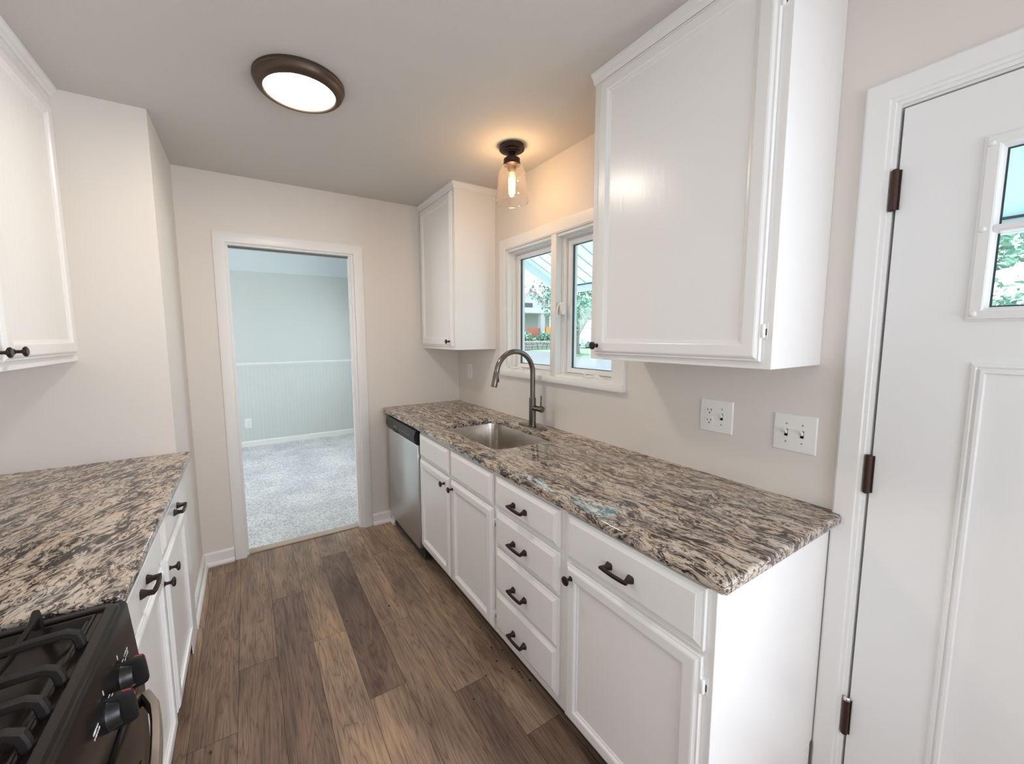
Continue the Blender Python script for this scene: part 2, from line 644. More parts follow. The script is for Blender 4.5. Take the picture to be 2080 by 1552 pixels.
def slabs(bm, axis, a0, a1, u0, u1, v0, v1, holes):
    """a wall between a0 and a1 on AXIS, rectangle u,v with rectangular holes"""
    us = sorted({u0, u1} | {h[0] for h in holes} | {h[1] for h in holes})
    vs = sorted({v0, v1} | {h[2] for h in holes} | {h[3] for h in holes})
    us = [u for u in us if u0 <= u <= u1]
    vs = [v for v in vs if v0 <= v <= v1]

    def solid(i, j):
        if i < 0 or j < 0 or i >= len(us) - 1 or j >= len(vs) - 1:
            return False
        cu, cv = (us[i] + us[i + 1]) / 2, (vs[j] + vs[j + 1]) / 2
        return not any(h[0] < cu < h[1] and h[2] < cv < h[3] for h in holes)

    def pt(a, u, v):
        return (a, u, v) if axis == 'x' else (u, a, v)
    cache = {}

    def vert(a, i, j):
        if (a, i, j) not in cache:
            cache[(a, i, j)] = bm.verts.new(pt(a, us[i], vs[j]))
        return cache[(a, i, j)]
    for i in range(len(us) - 1):
        for j in range(len(vs) - 1):
            if not solid(i, j):
                continue
            for a in (a0, a1):
                bm.faces.new([vert(a, i, j), vert(a, i + 1, j), vert(a, i + 1, j + 1), vert(a, i, j + 1)])
            for di, dj, e in ((-1, 0, ((i, j), (i, j + 1))), (1, 0, ((i + 1, j), (i + 1, j + 1))), (0, -1, ((i, j), (i + 1, j))), (0, 1, ((i, j + 1), (i + 1, j + 1)))):
                if not solid(i + di, j + dj):
                    (p, q), (p2, q2) = e
                    bm.faces.new([vert(a0, p, q), vert(a0, p2, q2), vert(a1, p2, q2), vert(a1, p, q)])


# ------------------------------------------------------------------ the room
XW, XL, YF, ZC = 1.5245, -0.925, 3.012, 2.450
XP, YP = -0.311, 2.357           # the boxed-out corner
YB = -1.75                        # wall behind the camera
YT = 3.122                        # back of the doorway wall
D_XL, D_XR, D_YF = -2.0, 1.56, 6.12


def build_floor():
    bm = BM()
    uvl = bm.loops.layers.uv.new('UVMap')
    rl = bm.faces.layers.float.new('rnd')
    rng = random.Random(7)
    pw, pl, gap = 0.1510, 1.22, 0.0007
    known = {-2: 1.20, -1: 1.636, 0: 1.955, 1: 2.41, 2: 0.74, 3: 1.51, 4: 1.89, 5: 1.36, 6: 1.06, 7: 1.75}
    shade = {(-1, 0): .35, (-1, -1): .25, (0, 0): .42, (0, -1): .28, (1, 0): .5, (1, -1): .14, (1, -2): .35, (2, 0): .80, (2, 1): .55, (3, 0): .06, (3, -1): .70, (4, 0): .65, (4, -1): .48, (5, 0): .5, (5, -1): .1, (6, 0): .85, (6, -1): .15}
    k0 = math.floor((XL - 0.042) / pw) - 1
    k1 = math.ceil((XW - 0.042) / pw) + 1
    for k in range(k0, k1):
        xa, xb = max(XL - .02, 0.042 + (k - 1) * pw), min(XW + .02, 0.042 + k * pw)
        if xb - xa < 0.003:
            continue
        j0 = known.get(k, rng.uniform(0.3, 1.5))
        n = 0
        y = j0
        cells = []
        while y > YB:
            y -= pl
        while y < YT - .05:
            cells.append((max(y, YB - .02), min(y + pl, YT - .055), round((y - j0) / pl)))
            y += pl
        for ya, yb, cid in cells:
            vs = [bm.verts.new(p) for p in ((xa + gap, ya + gap, 0), (xb - gap, ya + gap, 0), (xb - gap, yb - gap, 0), (xa + gap, yb - gap, 0))]
            f = bm.faces.new(vs)
            f[rl] = shade.get((k, cid), rng.random())
            ou, ov = rng.uniform(0, 40), rng.uniform(0, 40)
            for lp in f.loops:
                lp[uvl].uv = (lp.vert.co.x + ou, lp.vert.co.y + ov)
    return bm


struct('floor', build_floor(), 'oak_plank', smooth=False)
bm = BM()
box(bm, XL - .1, XW + .14, YB - .1, YT - .05, -0.10, -0.0012)
struct('floor_underlay', bm, 'dark_gap')

# dining room floor
bm = BM()
box(bm, D_XL, D_XR, YT - .03, D_YF, -0.1, 0.006)
struct('floor_dining', bm, 'carpet_pile')
bm = BM()
box(bm, -0.073, 0.671, 3.030, 3.098, -0.001, 0.008, 0.003)
struct('trim_threshold', bm, 'threshold_tan')

bm = BM()
box(bm, XL - .1, XW + .14, YB - .1, YT, ZC, ZC + 0.1)
struct('ceiling', bm, 'ceiling_paint')

# right wall: sink window and side door
WIN = (1.337, 2.272, 1.222, 2.022)
FILL_R = (-1.60, -0.66, 0.60, 2.0)  # opening added out of view for the side fill light
DOOR = (-0.560, 0.400, -0.05, 2.068)
bm = BM()
slabs(bm, 'x', XW, XW + .135, YB - .1, YT, -.1, ZC, [WIN, FILL_R, (DOOR[0], DOOR[1], -.1, DOOR[3])])
struct('wall_right', bm, 'wall_paint')
# doorway wall
DW_ = (-0.090, 0.690, 2.048)
bm = BM()
slabs(bm, 'y', YF, YT, D_XL, XW + .135, -.1, 2.75, [(DW_[0], DW_[1], -.1, DW_[2])])
struct('wall_far', bm, 'wall_paint')
FILL_L = (-0.50, 0.18, 0.78, 1.58)  # opening added out of view to brighten the lower right-hand fronts
bm = BM()
slabs(bm, 'x', XL - .1, XL, YB - .1, YF, -.1, ZC, [FILL_L])
struct('wall_left', bm, 'wall_paint')
bm = BM()
ringloft(bm, plane('x', 1, XL - .07), FILL_L[0], FILL_L[1], FILL_L[2], FILL_L[3], [(0, 0), (0, .05), (.05, .05), (.05, 0)], cap_end=False, cap_start=False)
w6 = struct('fill_opening_left', bm, 'trim_white')  # added frame, unseen; lets sky light onto the right-hand fronts
bm = BM()
box(bm, XL - .052, XL - .048, FILL_L[0] + .05, FILL_L[1] - .05, FILL_L[2] + .05, FILL_L[3] - .05)
struct('window_pane', bm, 'window_glass', w6)
bm = BM()
ringloft(bm, plane('x', -1, XW + .07), FILL_R[0], FILL_R[1], FILL_R[2], FILL_R[3], [(0, 0), (0, .05), (.05, .05), (.05, 0)], cap_end=False, cap_start=False)
w5 = struct('fill_opening_right', bm, 'trim_white')  # added frame, unseen; the side fill lamp shines through it
bm = BM()
box(bm, XW + .048, XW + .052, FILL_R[0] + .05, FILL_R[1] - .05, FILL_R[2] + .05, FILL_R[3] - .05)
struct('window_pane', bm, 'window_glass', w5)
bm = BM()
box(bm, XL, XP, YP, YF, 0, ZC)
struct('wall_corner_left', bm, 'wall_paint')
# wall behind, with a wide window
BWIN = (-0.30, 0.90, 0.80, 1.95)
bm = BM()
slabs(bm, 'y', YB - .1, YB, XL - .1, XW + .135, -.1, ZC, [BWIN])
struct('wall_back', bm, 'wall_paint')
bm = BM()
ringloft(bm, plane('y', 1, YB - .07), BWIN[0], BWIN[1], BWIN[2], BWIN[3], [(0, 0), (0, .05), (.05, .05), (.05, 0)], cap_end=False, cap_start=False)
box(bm, .28, .32, YB - .07, YB - .02, BWIN[2] + .05, BWIN[3] - .05)
w2 = struct('window_2', bm, 'trim_white')
bm = BM()
box(bm, BWIN[0] + .05, BWIN[1] - .05, YB - .052, YB - .048, BWIN[2] + .05, BWIN[3] - .05)
struct('window_pane', bm, 'window_glass', w2)

# dining room walls and coved ceiling
LW = (3.9, 5.5, 0.85, 2.05)
bm = BM()
slabs(bm, 'x', D_XL - .12, D_XL, YF, D_YF + .12, -.1, 2.75, [LW])
struct('wall_dining_left', bm, 'dining_paint')
bm = BM()
slabs(bm, 'x', D_XR, D_XR + .12, YF, D_YF + .12, -.1, 2.75, [LW])
struct('wall_dining_right', bm, 'dining_paint')
bm = BM()
box(bm, D_XL - .12, D_XR + .12, D_YF, D_YF + .12, -.1, 2.75)
struct('wall_dining_far', bm, 'dining_paint')
bm = BM()
cove = [(D_YF, 2.300), (D_YF - .012, 2.305)]
for k in range(0, 9):
    a = math.radians(90 * k / 8)
    cove.append((D_YF - .012 - .26 * (1 - math.cos(a)), 2.305 + .26 * math.sin(a)))
cove += [(YT - .02, 2.565), (YT - .02, 2.66), (D_YF, 2.66)]
prism(bm, cove, 'x', D_XL, D_XR)
struct('ceiling_dining', bm, 'dining_ceiling')
for nm, x, s in (('window_3', D_XL, 1), ('window_4', D_XR, -1)):
    bm = BM()
    ringloft(bm, plane('x', s, x - s * .08), LW[0], LW[1], LW[2], LW[3], [(0, 0), (0, .06), (.05, .06), (.05, 0)], cap_end=False, cap_start=False)
    w_ = struct(nm, bm, 'trim_white')
    bm = BM()
    box(bm, x - s * .052, x - s * .048, LW[0] + .05, LW[1] - .05, LW[2] + .05, LW[3] - .05)
    struct('window_pane', bm, 'window_glass', w_)
# beadboard wainscot, chair rail, baseboard of the dining room
bm = BM()
P = plane('y', -1, D_YF)
pts = []
x = D_XL
while x < D_XR - .001:
    x2 = min(x + .045, D_XR)
    pts += [(x, .010), (x2 - .006, .010), (x2 - .004, .0082), (x2 - .002, .0082)]
    x = x2
pts = [(D_XL, 0)] + pts + [(D_XR, .010), (D_XR, 0)]
A = [bm.verts.new(P(u, .06, h)) for u, h in pts]
B = [bm.verts.new(P(u, 1.095, h)) for u, h in pts]
for i in range(len(pts) - 1):
    bm.faces.new((A[i], A[i + 1], B[i + 1], B[i]))
struct('trim_wainscot', bm, 'dining_paint', smooth=False)
bm = BM()
prism(bm, [(D_YF, 1.088), (D_YF - .014, 1.088), (D_YF - .014, 1.098), (D_YF - .028, 1.103), (D_YF - .028, 1.118), (D_YF - .016, 1.124), (D_YF, 1.124)], 'x', D_XL, D_XR)
struct('trim_chair_rail', bm, 'trim_white')


def board(y0, h=.072, t=.014):
    return [(0, 0), (t, 0), (t, h - .014), (t * .6, h - .004), (t * .3, h), (0, h)]


bm = BM()
prism(bm, [(D_YF - .010 - t, z + .006) for t, z in board(0, .074, .016)], 'x', D_XL, D_XR)
struct('baseboard_dining', bm, 'trim_white')

# kitchen baseboards with shoe moulding


def base_run(bm, axis, base, sign, u0, u1, h=.088):
    prof = [(0, 0), (.026, 0), (.026, .012), (.020, .022), (.013, .025), (.013, h - .012), (.006, h), (0, h)]
    if axis == 'y':
        prism(bm, [(base + sign * t, z) for t, z in prof], 'x', u0, u1)
    else:
        prism(bm, [(base + sign * t, z) for t, z in prof], 'y', u0, u1)


bm = BM()
base_run(bm, 'y', YF, -1, XP, -0.142)
struct('baseboard_far', bm, 'trim_white')
bm = BM()
base_run(bm, 'x', XP, 1, YP + .005, YF)
struct('baseboard_corner', bm, 'trim_white')
bm = BM()
base_run(bm, 'y', YF, -1, 0.760, 0.905)
base_run(bm, 'x', 0.918, -1, 2.915, YF - .026)
struct('baseboard_right', bm, 'trim_white')

# doorway casing, jamb and pocket-door track
P = plane('y', -1, YF)
CAS = [(0, 0), (0, .012), (.006, .016), (.020, .018), (.058, .013), (.066, .010), (.068, 0)]
bm = BM()
a, b_, t = -0.0735, 0.6905, 2.040
casing(bm, P, [(a, 0.0), (a, t), (b_, t), (b_, 0.0)], [(-1, 0), (-1, 1), (1, 1), (1, 0)], CAS)
struct('trim_1', bm, 'trim_white')
bm = BM()
box(bm, DW_[0], -0.0735, YF, YT, 0, DW_[2])
box(bm, DW_[1] - .018, DW_[1] + .0005, YF, YT, 0, DW_[2])
box(bm, -0.0735, DW_[1] - .018, YF, YF + .040, 2.030, DW_[2])
box(bm, -0.0735, DW_[1] - .018, YT - .045, YT, 2.030, DW_[2])
box(bm, -0.0735, -0.062, YF + .012, YF + .036, 0, 2.030)
box(bm, .660, DW_[1] - .018, YF + .012, YF + .036, 0, 2.030)
struct('trim_2', bm, 'trim_white')
bm = BM()
box(bm, -0.0735, DW_[1] - .018, YF + .040, YT - .045, 2.020, DW_[2] + .0)
struct('trim_track', bm, 'burner_grey')
bm = BM()
box(bm, .668, .6735, YF + .052, YF + .066, .860, .925, .001)
struct('trim_latch', bm, 'hinge_brown')

# ------------------------------------------------------------------ sink window (window_1)
bm = BM()
P = plane('x', -1, XW)
WC = [(0, 0), (0, .014), (.008, .019), (.066, .019), (.072, .015), (.0735, 0)]
casing(bm, P, [(2.2725, 1.222), (2.2725, 2.0225), (1.3370, 2.0225), (1.3370, 1.222)], [(1, 0), (1, 1), (-1, 1), (-1, 0)], WC)
# jamb liner
ringloft(bm, plane('x', -1, XW + .13), WIN[0], WIN[1], WIN[2], WIN[3], [(0, 0), (0, .135), (.014, .135), (.014, 0)], cap_start=False, cap_end=False)
win = struct('window_1', bm, 'trim_white')
bm = BM()
box(bm, XW - .034, XW + .06, 1.262, 2.352, 1.186, 1.222, .005)
struct('window_sill', bm, 'trim_white', win)
bm = BM()
box(bm, XW - .016, XW + .12, 1.757, 1.803, 1.222, 2.0225, .003)
box(bm, XW + .035, XW + .12, 1.735, 1.825, 1.222, 2.0225, .002)
struct('window_mullion', bm, 'trim_white', win)
for y0, y1 in ((1.803, 2.258), (1.351, 1.757)):
    bm = BM()
    Pw = plane('x', -1, XW + .10)
    # fixed stop and sash, stepped
    ringloft(bm, Pw, y0, y1, 1.222, 2.009, [(0, 0), (0, .070), (.010, .070), (.014, .058), (.016, .040), (.022, .040), (.022, .036), (.024, .046), (.046, .044), (.050, .034), (.050, 0)], cap_start=False, cap_end=False)
    sash = struct('window_sash', bm, 'trim_white', win)
    bm = BM()
    ringloft(bm, Pw, y0 + .049, y1 - .049, 1.222 + .049, 2.009 - .049, [(0, .020), (0, .0335), (.0035, .0335), (.0035, .020)], cap_start=False, cap_end=False)
    ringloft(bm, Pw, y0 + .021, y1 - .021, 1.222 + .021, 2.009 - .021, [(0, .038), (0, .0405), (.0022, .0405), (.0022, .038)], cap_start=False, cap_end=False)
    struct('window_gasket', bm, 'gasket', win)
    bm = BM()
    box(bm, XW + .072, XW + .077, y0 + .048, y1 - .048, 1.222 + .048, 2.009 - .048)
    struct('window_pane', bm, 'window_glass', win)
# crank handles on the sill side and the sash lock
for yc in (2.135, 1.455):
    bm = BM()
    box(bm, XW - .004, XW + .040, yc - .050, yc + .045, 1.222, 1.2355, .004)
    lathe(bm, [(.0, 0), (.013, 0), (.013, .014), (.010, .020), (0, .020)], (XW + .008, yc, 1.232), (0, 0, 1), 16)
    tube(bm, [(XW + .008, yc, 1.250), (XW - .004, yc + .030, 1.244), (XW - .014, yc + .058, 1.240)], [.0065, .0055, .005], 8)
    lathe(bm, [(0, 0), (.007, 0), (.009, .008), (.007, .020), (0, .021)], (XW - .014, yc + .058, 1.238), (-.3, .3, 1), 12)
    tube(bm, [(XW + .004, yc - .004, 1.247), (XW - .006, yc - .040, 1.238), (XW - .010, yc - .065, 1.232)], [.006, .005, .004], 8)
    struct('window_crank', bm, 'plastic_white', win)
bm = BM()
box(bm, XW + .005, XW + .028, 1.722, 1.757, 1.575, 1.645, .004)
tube(bm, [(XW + .004, 1.748, 1.636), (XW - .006, 1.752, 1.610), (XW - .014, 1.750, 1.560)], [.006, .006, .0045], 8)
struct('window_lock', bm, 'plastic_white', win)

# ------------------------------------------------------------------ entry door (door_1)
P = plane('x', -1, XW)
ECAS = [(0, 0), (0, .008), (.008, .009), (.010, .014), (.018, .0145), (.021, .019), (.066, .0205), (.071, .017), (.072, 0)]
bm = BM()
casing(bm, P, [(0.385, 0.0), (0.385, 2.062), (-0.545, 2.062), (-0.545, 0.0)], [(1, 0), (1, 1), (-1, 1), (-1, 0)], ECAS)
box(bm, XW, XW + .13, 0.385, 0.400, 0, 2.068)
box(bm, XW, XW + .13, -0.560, -0.545, 0, 2.068)
box(bm, XW, XW + .13, -0.545, 0.385, 2.056, 2.068)
struct('trim_3', bm, 'trim_white')
bm = BM()
box(bm, XW + .05, XW + .062, 0.365, 0.385, 0, 2.056)
box(bm, XW + .05, XW + .062, -0.545, 0.385, 2.035, 2.056)
struct('trim_4', bm, 'dark_gap')
DX = XW - .004                 # the door's room face
DY0, DY1, DZ0, DZ1 = -0.538, 0.3785, 0.012, 2.050
LITE = (-0.373, 0.233, 1.488, 1.921)
GL = (-0.345, 0.205, 1.516, 1.893)
bm = BM()
slabs(bm, 'x', DX, DX + .044, DY0, DY1, DZ0, DZ1, [GL])
door = struct('door_1', bm, 'door_white')
Pd = plane('x', -1, DX)
bm = BM()
ringloft(bm, Pd, LITE[0], LITE[1], LITE[2], LITE[3], [(0, 0), (0, .004), (.004, .006), (.006, .010), (.024, .012), (.027, .010), (.030, -.010), (.033, -.012), (.033, -.018), (.025, -.018)], cap_start=False, cap_end=False)
# muntins
zc = 1.7045
for a0, a1, b0, b1 in ((GL[0], GL[1], zc - .011, zc + .011),):
    prism(bm, [(DX + .018, b0), (DX - .003, b0 + .003), (DX - .008, b0 + .008), (DX - .008, b1 - .008), (DX - .003, b1 - .003), (DX + .018, b1)], 'y', a0, a1)
for yc in (GL[0] + .184, GL[1] - .184):
    prism(bm, [(DX + .018, yc - .011), (DX - .003, yc - .008), (DX - .008, yc - .003), (DX - .008, yc + .003), (DX - .003, yc + .008), (DX + .018, yc + .011)], 'z', GL[2], GL[3])
struct('door_lite_frame', bm, 'door_white', door)
bm = BM()
box(bm, DX + .019, DX + .024, GL[0], GL[1], GL[2], GL[3])
struct('door_pane', bm, 'window_glass', door)
bm = BM()
Pg = plane('x', -1, DX + .019)
ringloft(bm, Pg, GL[0] + .005, GL[1] - .005, GL[2] + .005, GL[3] - .005, [(0, 0), (0, .0015), (.0035, .0015), (.0035, 0)], cap_start=False, cap_end=False)
struct('door_gasket', bm, 'gasket', door)
for y in (LITE[1] - .012, -0.07, LITE[0] + .012):
    for z in (1.899, 1.7045, 1.505):
        if y == -0.07 and z == 1.7045:
            continue
        bm = BM()
        lathe(bm, [(.0075, .008), (.0075, .011), (.006, .0145), (.003, .0165), (0, .017)], (DX, y, z), (-1, 0, 0), 16)
        struct('door_screw_cap', bm, 'plastic_white', door)
for y0, y1 in ((-0.052, 0.217), (-0.36, -0.091)):
    bm = BM()
    ringloft(bm, Pd, y0, y1, 0.275, 1.388, [(0, 0), (.004, .006), (.010, .008), (.014, .004), (.019, .010), (.025, .010), (.028, .003), (.034, .002), (.066, .0065)], cap_start=False)
    struct('door_panel', bm, 'door_white', door)
for z0, z1 in ((1.791, 1.894), (1.000, 1.109), (0.226, 0.338)):
    bm = BM()
    lathe(bm, [(0, -.003), (.006, -.003), (.0085, 0), (.0085, z1 - z0), (.006, z1 - z0 + .003), (0, z1 - z0 + .003)], (DX - .008, 0.3835, z0), (0, 0, 1), 16)
    box(bm, DX - .004, DX + .001, 0.372, 0.3785, z0, z1)
    hg = struct('door_hinge', bm, 'hinge_brown', door)
    if z0 < 0.5:
        bm = BM()
        lathe(bm, [(.0088, 0), (.0088, .006), (.006, .010), (0, .010)], (DX - .008, 0.3835, z1), (0, 0, 1), 16)
        struct('hinge_cap', bm, 'chrome', hg)

# ------------------------------------------------------------------ cabinet parts


def pull(parent, axis, sign, x, yc, z, mat='bronze', half=.038):
    """bar pull with two flared feet, bar along Y"""
    bm = BM()
    s = sign
    ye = half
    pts = [(x, yc - ye, z), (x + s * .005, yc - ye, z), (x + s * .014, yc - ye, z), (x + s * .027, yc - ye - .003, z), (x + s * .0285, yc - ye + .006, z), (x + s * .030, yc, z), (x + s * .0285, yc + ye - .006, z), (x + s * .027, yc + ye + .003, z), (x + s * .014, yc + ye, z), (x + s * .005, yc + ye, z), (x, yc + ye, z)]
    sz = [(.0115, .0115), (.0100, .0100), (.0065, .0065), (.0056, .0056), (.0052, .0052), (.0056, .0046), (.0052, .0052), (.0056, .0056), (.0065, .0065), (.0100, .0100), (.0115, .0115)]
    sweep(bm, pts, sz, (0, 0, 1))
    return obj('pull_handle', bm, mat, parent)


def knob(parent, sign, x, y, z):
    bm = BM()
    lathe(bm, [(0, 0), (.0085, 0), (.0080, .002), (.0050, .004), (.0048, .014), (.0070, .018), (.0140, .0215), (.0155, .0245), (.0150, .0270), (.0110, .0295), (0, .0310)], (x, y, z), (sign, 0, 0), 24)
    return obj('knob', bm, 'bronze', parent)


def hinge(parent, sign, x, y, z, h=.046):
    """small white face-frame hinge with a slotted knuckle, door lies towards +y"""
    bm = BM()
    box(bm, min(x, x + sign * .003), max(x, x + sign * .003), y - .011, y + .004, z - h / 2, z + h / 2, .001)
    lathe(bm, [(0, 0), (.0055, 0), (.0062, .002), (.0062, h * .76), (.0055, h * .80), (0, h * .80)], (x + sign * .007, y, z - h * .40), (0, 0, 1), 14)
    o = obj('hinge', bm, 'plastic_white', parent)
    bm = BM()
    box(bm, min(x + sign * .0031, x + sign * .0040), max(x + sign * .0031, x + sign * .0040), y - .0088, y - .0066, z - .012, z + .006)
    obj('slot', bm, 'dark_gap', o)
    return o


def panel_door(parent, sign, x, y0, y1, z0, z1, stile=.046):
    bm = BM()
    P = plane('x', sign, x)
    ringloft(bm, P, y0, y1, z0, z1, [(0, 0.001), (0, .011), (.002, .013), (.006, .0135), (.012, .0185), (.016, .020), (stile - .004, .020), (stile, .0185), (stile + .004, .0135), (stile + .009, .0125), (stile + .012, .0100)])
    return obj('door', bm, 'cabinet_white', parent, smooth=False)


def drawer_front(parent, sign, x, y0, y1, z0, z1, name='drawer'):
    bm = BM()
    P = plane('x', sign, x)
    ringloft(bm, P, y0, y1, z0, z1, [(0, 0.001), (0, .0105), (.002, .012), (.007, .0125), (.019, .0185), (.021, .020)])
    return obj(name, bm, 'cabinet_white', parent, smooth=False)


XB = 0.888                        # face frame of the right-hand base cabinets
XU = 1.2085                       # face frame of the right-hand wall cabinets


def base_body(parent, y0, y1, end=False, x0=XB, x1=XW - .004, z0=.130, z1=.8835):
    bm = BM()
    lo, hi = min(x0, x1), max(x0, x1)
    box(bm, lo, hi, y0, y1, z0, z1, .0015, 1)
    obj('carcass', bm, 'cabinet_white', parent)


def toe(parent, x0, x1, y0, y1, mat='toe_kick'):
    bm = BM()
    box(bm, x0, x1, y0, y1, 0.0005, .1305)
    obj('toe_kick', bm, mat, parent)


# --- sink base
c = thing('base_cabinet', 'white two-door base cabinet with two blank drawer fronts under the sink', 'cabinet', (1.2, 1.85, 0), 'right-hand base cabinets')
bm = BM()
# open-topped carcass so the bowl has room
box(bm, XB, XB + .02, 1.412, 2.292, .130, .8835)
box(bm, XB + .02, XW - .004, 1.412, 1.430, .130, .8835)
box(bm, XB + .02, XW - .004, 2.274, 2.292, .130, .8835)
box(bm, XB + .02, XW - .004, 1.430, 2.274, .130, .148)
obj('carcass', bm, 'cabinet_white', c)
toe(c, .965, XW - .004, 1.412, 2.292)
drawer_front(c, -1, XB, 1.862, 2.272, .722, .864, 'false_drawer_front')
drawer_front(c, -1, XB, 1.424, 1.838, .722, .866, 'false_drawer_front')
d = panel_door(c, -1, XB, 1.858, 2.270, .152, .708)
knob(d, -1, XB - .020, 1.905, .668)
d = panel_door(c, -1, XB, 1.422, 1.836, .150, .708)
knob(d, -1, XB - .020, 1.807, .668)
hinge(c, -1, XB, 1.421, .640)
hinge(c, -1, XB, 1.421, .212)
# --- drawer base
c = thing('base_cabinet', 'white base cabinet with four stacked drawers and bronze pulls', 'cabinet', (1.2, 1.19, 0), 'right-hand base cabinets')
base_body(c, .9705, 1.4115)
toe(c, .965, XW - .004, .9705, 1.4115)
for z0, z1, zp in ((.728, .866, .788), (.558, .711, .627), (.354, .545, .432), (.170, .352, .240)):
    d = drawer_front(c, -1, XB, .990, 1.396, z0, z1)
    pull(d, 'x', -1, XB - .020, 1.212, zp)
# --- end base
c = thing('base_cabinet', 'white base cabinet with one drawer and one door at the near end', 'cabinet', (1.2, .71, 0), 'right-hand base cabinets')
base_body(c, .4590, .9700)
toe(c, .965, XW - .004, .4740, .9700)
bm = BM()
box(bm, .966, XW - .030, .4590, .4735, .0008, .1300)
obj('end_panel_foot', bm, 'cabinet_white', c)
d = drawer_front(c, -1, XB, .480, .950, .716, .872)
pull(d, 'x', -1, XB - .020, .723, .787)
d = panel_door(c, -1, XB, .482, .950, .142, .700)
knob(d, -1, XB - .020, .921, .660)
hinge(c, -1, XB, .481, .625)
hinge(c, -1, XB, .481, .235)

# --- dishwasher
c = thing('dishwasher', 'stainless steel dishwasher with black control panel beside the doorway wall', 'dishwasher', (1.2, 2.60, 0))
bm = BM()
box(bm, .905, 1.50, 2.300, 2.898, .02, .878)
obj('tub', bm, 'dark_gap', c)
bm = BM()
box(bm, .870, .904, 2.303, 2.892, .105, .782, .004)
obj('door', bm, 'stainless_door', c)
bm = BM()
pp = [(.904, .786), (.872, .783), (.862, .790), (.852, .818), (.852, .838), (.860, .866), (.868, .873), (.904, .874)]
prism(bm, pp, 'y', 2.303, 2.892)
es = [e for e in bm.edges if abs(e.verts[0].co.y - e.verts[1].co.y) < 1e-6]
bmesh.ops.bevel(bm, geom=es, offset=.004, segments=2, affect='EDGES')
pn = obj('control_panel', bm, 'black_plastic', c)
bm = BM()
box(bm, .8535, .8600, 2.640, 2.735, .792, .806, .002)
obj('latch_slot', bm, 'dark_gap', pn)
bm = BM()
box(bm, .8514, .8522, 2.655, 2.700, .828, .834)
obj('badge', bm, 'print_grey', pn)
for k in range(5):
    bm = BM()
    box(bm, .8514, .8522, 2.395 + k * .042, 2.413 + k * .042, .829, .832)
    obj('button_mark', bm, 'print_grey', pn)
bm = BM()
box(bm, .945, .965, 2.303, 2.892, .004, .100)
obj('kick_plate', bm, 'toe_kick', c)
for y in (2.335, 2.86):
    bm = BM()
    lathe(bm, [(0, 0), (.012, 0), (.012, .006), (.006, .008), (.006, .025), (0, .025)], (.93, y, .0005), (0, 0, 1), 12)
    obj('levelling_foot', bm, 'chrome', c)

# --- worktops


def worktop(name, x0, x1, y0, y1, mat, label, sq, hole=None, loc=None):
    """sq: sides kept square against walls are simply pushed into the outline by no rounding"""
    bm = BM()
    zt, zb = .914, .8845
    P = lambda u, v, h: (u, v, h)
    steps = [(.004, zb), (.001, zb + .001), (0, zb + .004), (0, zt - .007), (.0008, zt - .004), (.0025, zt - .0018), (.005, zt - .0004), (.008, zt)]
    r = .012
    rings = []
    for ins, h in steps:
        a = [x0 if 'x0' in sq else x0 + ins, x1 if 'x1' in sq else x1 - ins, y0 if 'y0' in sq else y0 + ins, y1 if 'y1' in sq else y1 - ins]
        rings.append([bm.verts.new((u, v, h)) for u, v in rrect(*a, max(.002, r - ins * .5))])
    n = len(rings[0])
    for A, B in zip(rings, rings[1:]):
        for i in range(n):
            bm.faces.new((A[i], A[(i + 1) % n], B[(i + 1) % n], B[i]))

    def cap(ring, hr):
        if hr is None:
            bm.faces.new(ring)
            return
        es = []
        for R in (ring, hr):
            for i in range(len(R)):
                e = bm.edges.get((R[i], R[(i + 1) % len(R)]))
                es.append(e or bm.edges.new((R[i], R[(i + 1) % len(R)])))
        bmesh.ops.triangle_fill(bm, use_beauty=True, use_dissolve=False, edges=es)
    if hole:
        hs = [(0.0, zb), (0.0, zt - .004), (-.001, zt - .001), (-.004, zt)]
        hr = [[bm.verts.new((u, v, h)) for u, v in rrect(hole[0] + i, hole[1] - i, hole[2] + i, hole[3] - i, .065, 8)] for i, h in hs]
        m = len(hr[0])
        for A, B in zip(hr, hr[1:]):
            for i in range(m):
                bm.faces.new((A[i], A[(i + 1) % m], B[(i + 1) % m], B[i]))
        cap(rings[0], hr[0])
        cap(rings[-1], hr[-1])
    else:
        cap(rings[0], None)
        cap(rings[-1], None)
    o = obj(name, bm, mat, None, loc, sharp=30)
    return tag(o, label, 'worktop')


SINK = (.987, 1.378, 1.565, 2.200)
worktop('granite_worktop', .8640, XW - .0005, .432, YF - .0005, 'granite_right', 'long granite worktop with sink cutout along the window wall', ('x1', 'y1'), SINK, (1.2, 1.7, .914))
worktop('granite_worktop', XL + .0005, -.2545, 1.095, YP - .0005, 'granite_left', 'short granite worktop between the gas range and the boxed corner wall', ('x0', 'y1', 'y0'), None, (-.6, 1.7, .914))

# --- sink
c = thing('kitchen_sink', 'stainless steel undermount sink bowl set in the granite worktop', 'sink', (1.18, 1.88, .884))
bm = BM()
rings = []
for ins, z, rr in ((-.022, .8840, .085), (-.004, .8840, .068), (-.003, .8800, .067), (.004, .740, .064), (.010, .712, .060), (.024, .698, .050), (.050, .694, .030)):
    rings.append([bm.verts.new((u, v, z)) for u, v in rrect(SINK[0] + ins, SINK[1] - ins, SINK[2] + ins, SINK[3] - ins, rr, 8)])
m = len(rings[0])
for A, B in zip(rings, rings[1:]):
    for i in range(m):
        bm.faces.new((A[i], A[(i + 1) % m], B[(i + 1) % m], B[i]))
bm.faces.new(rings[-1])
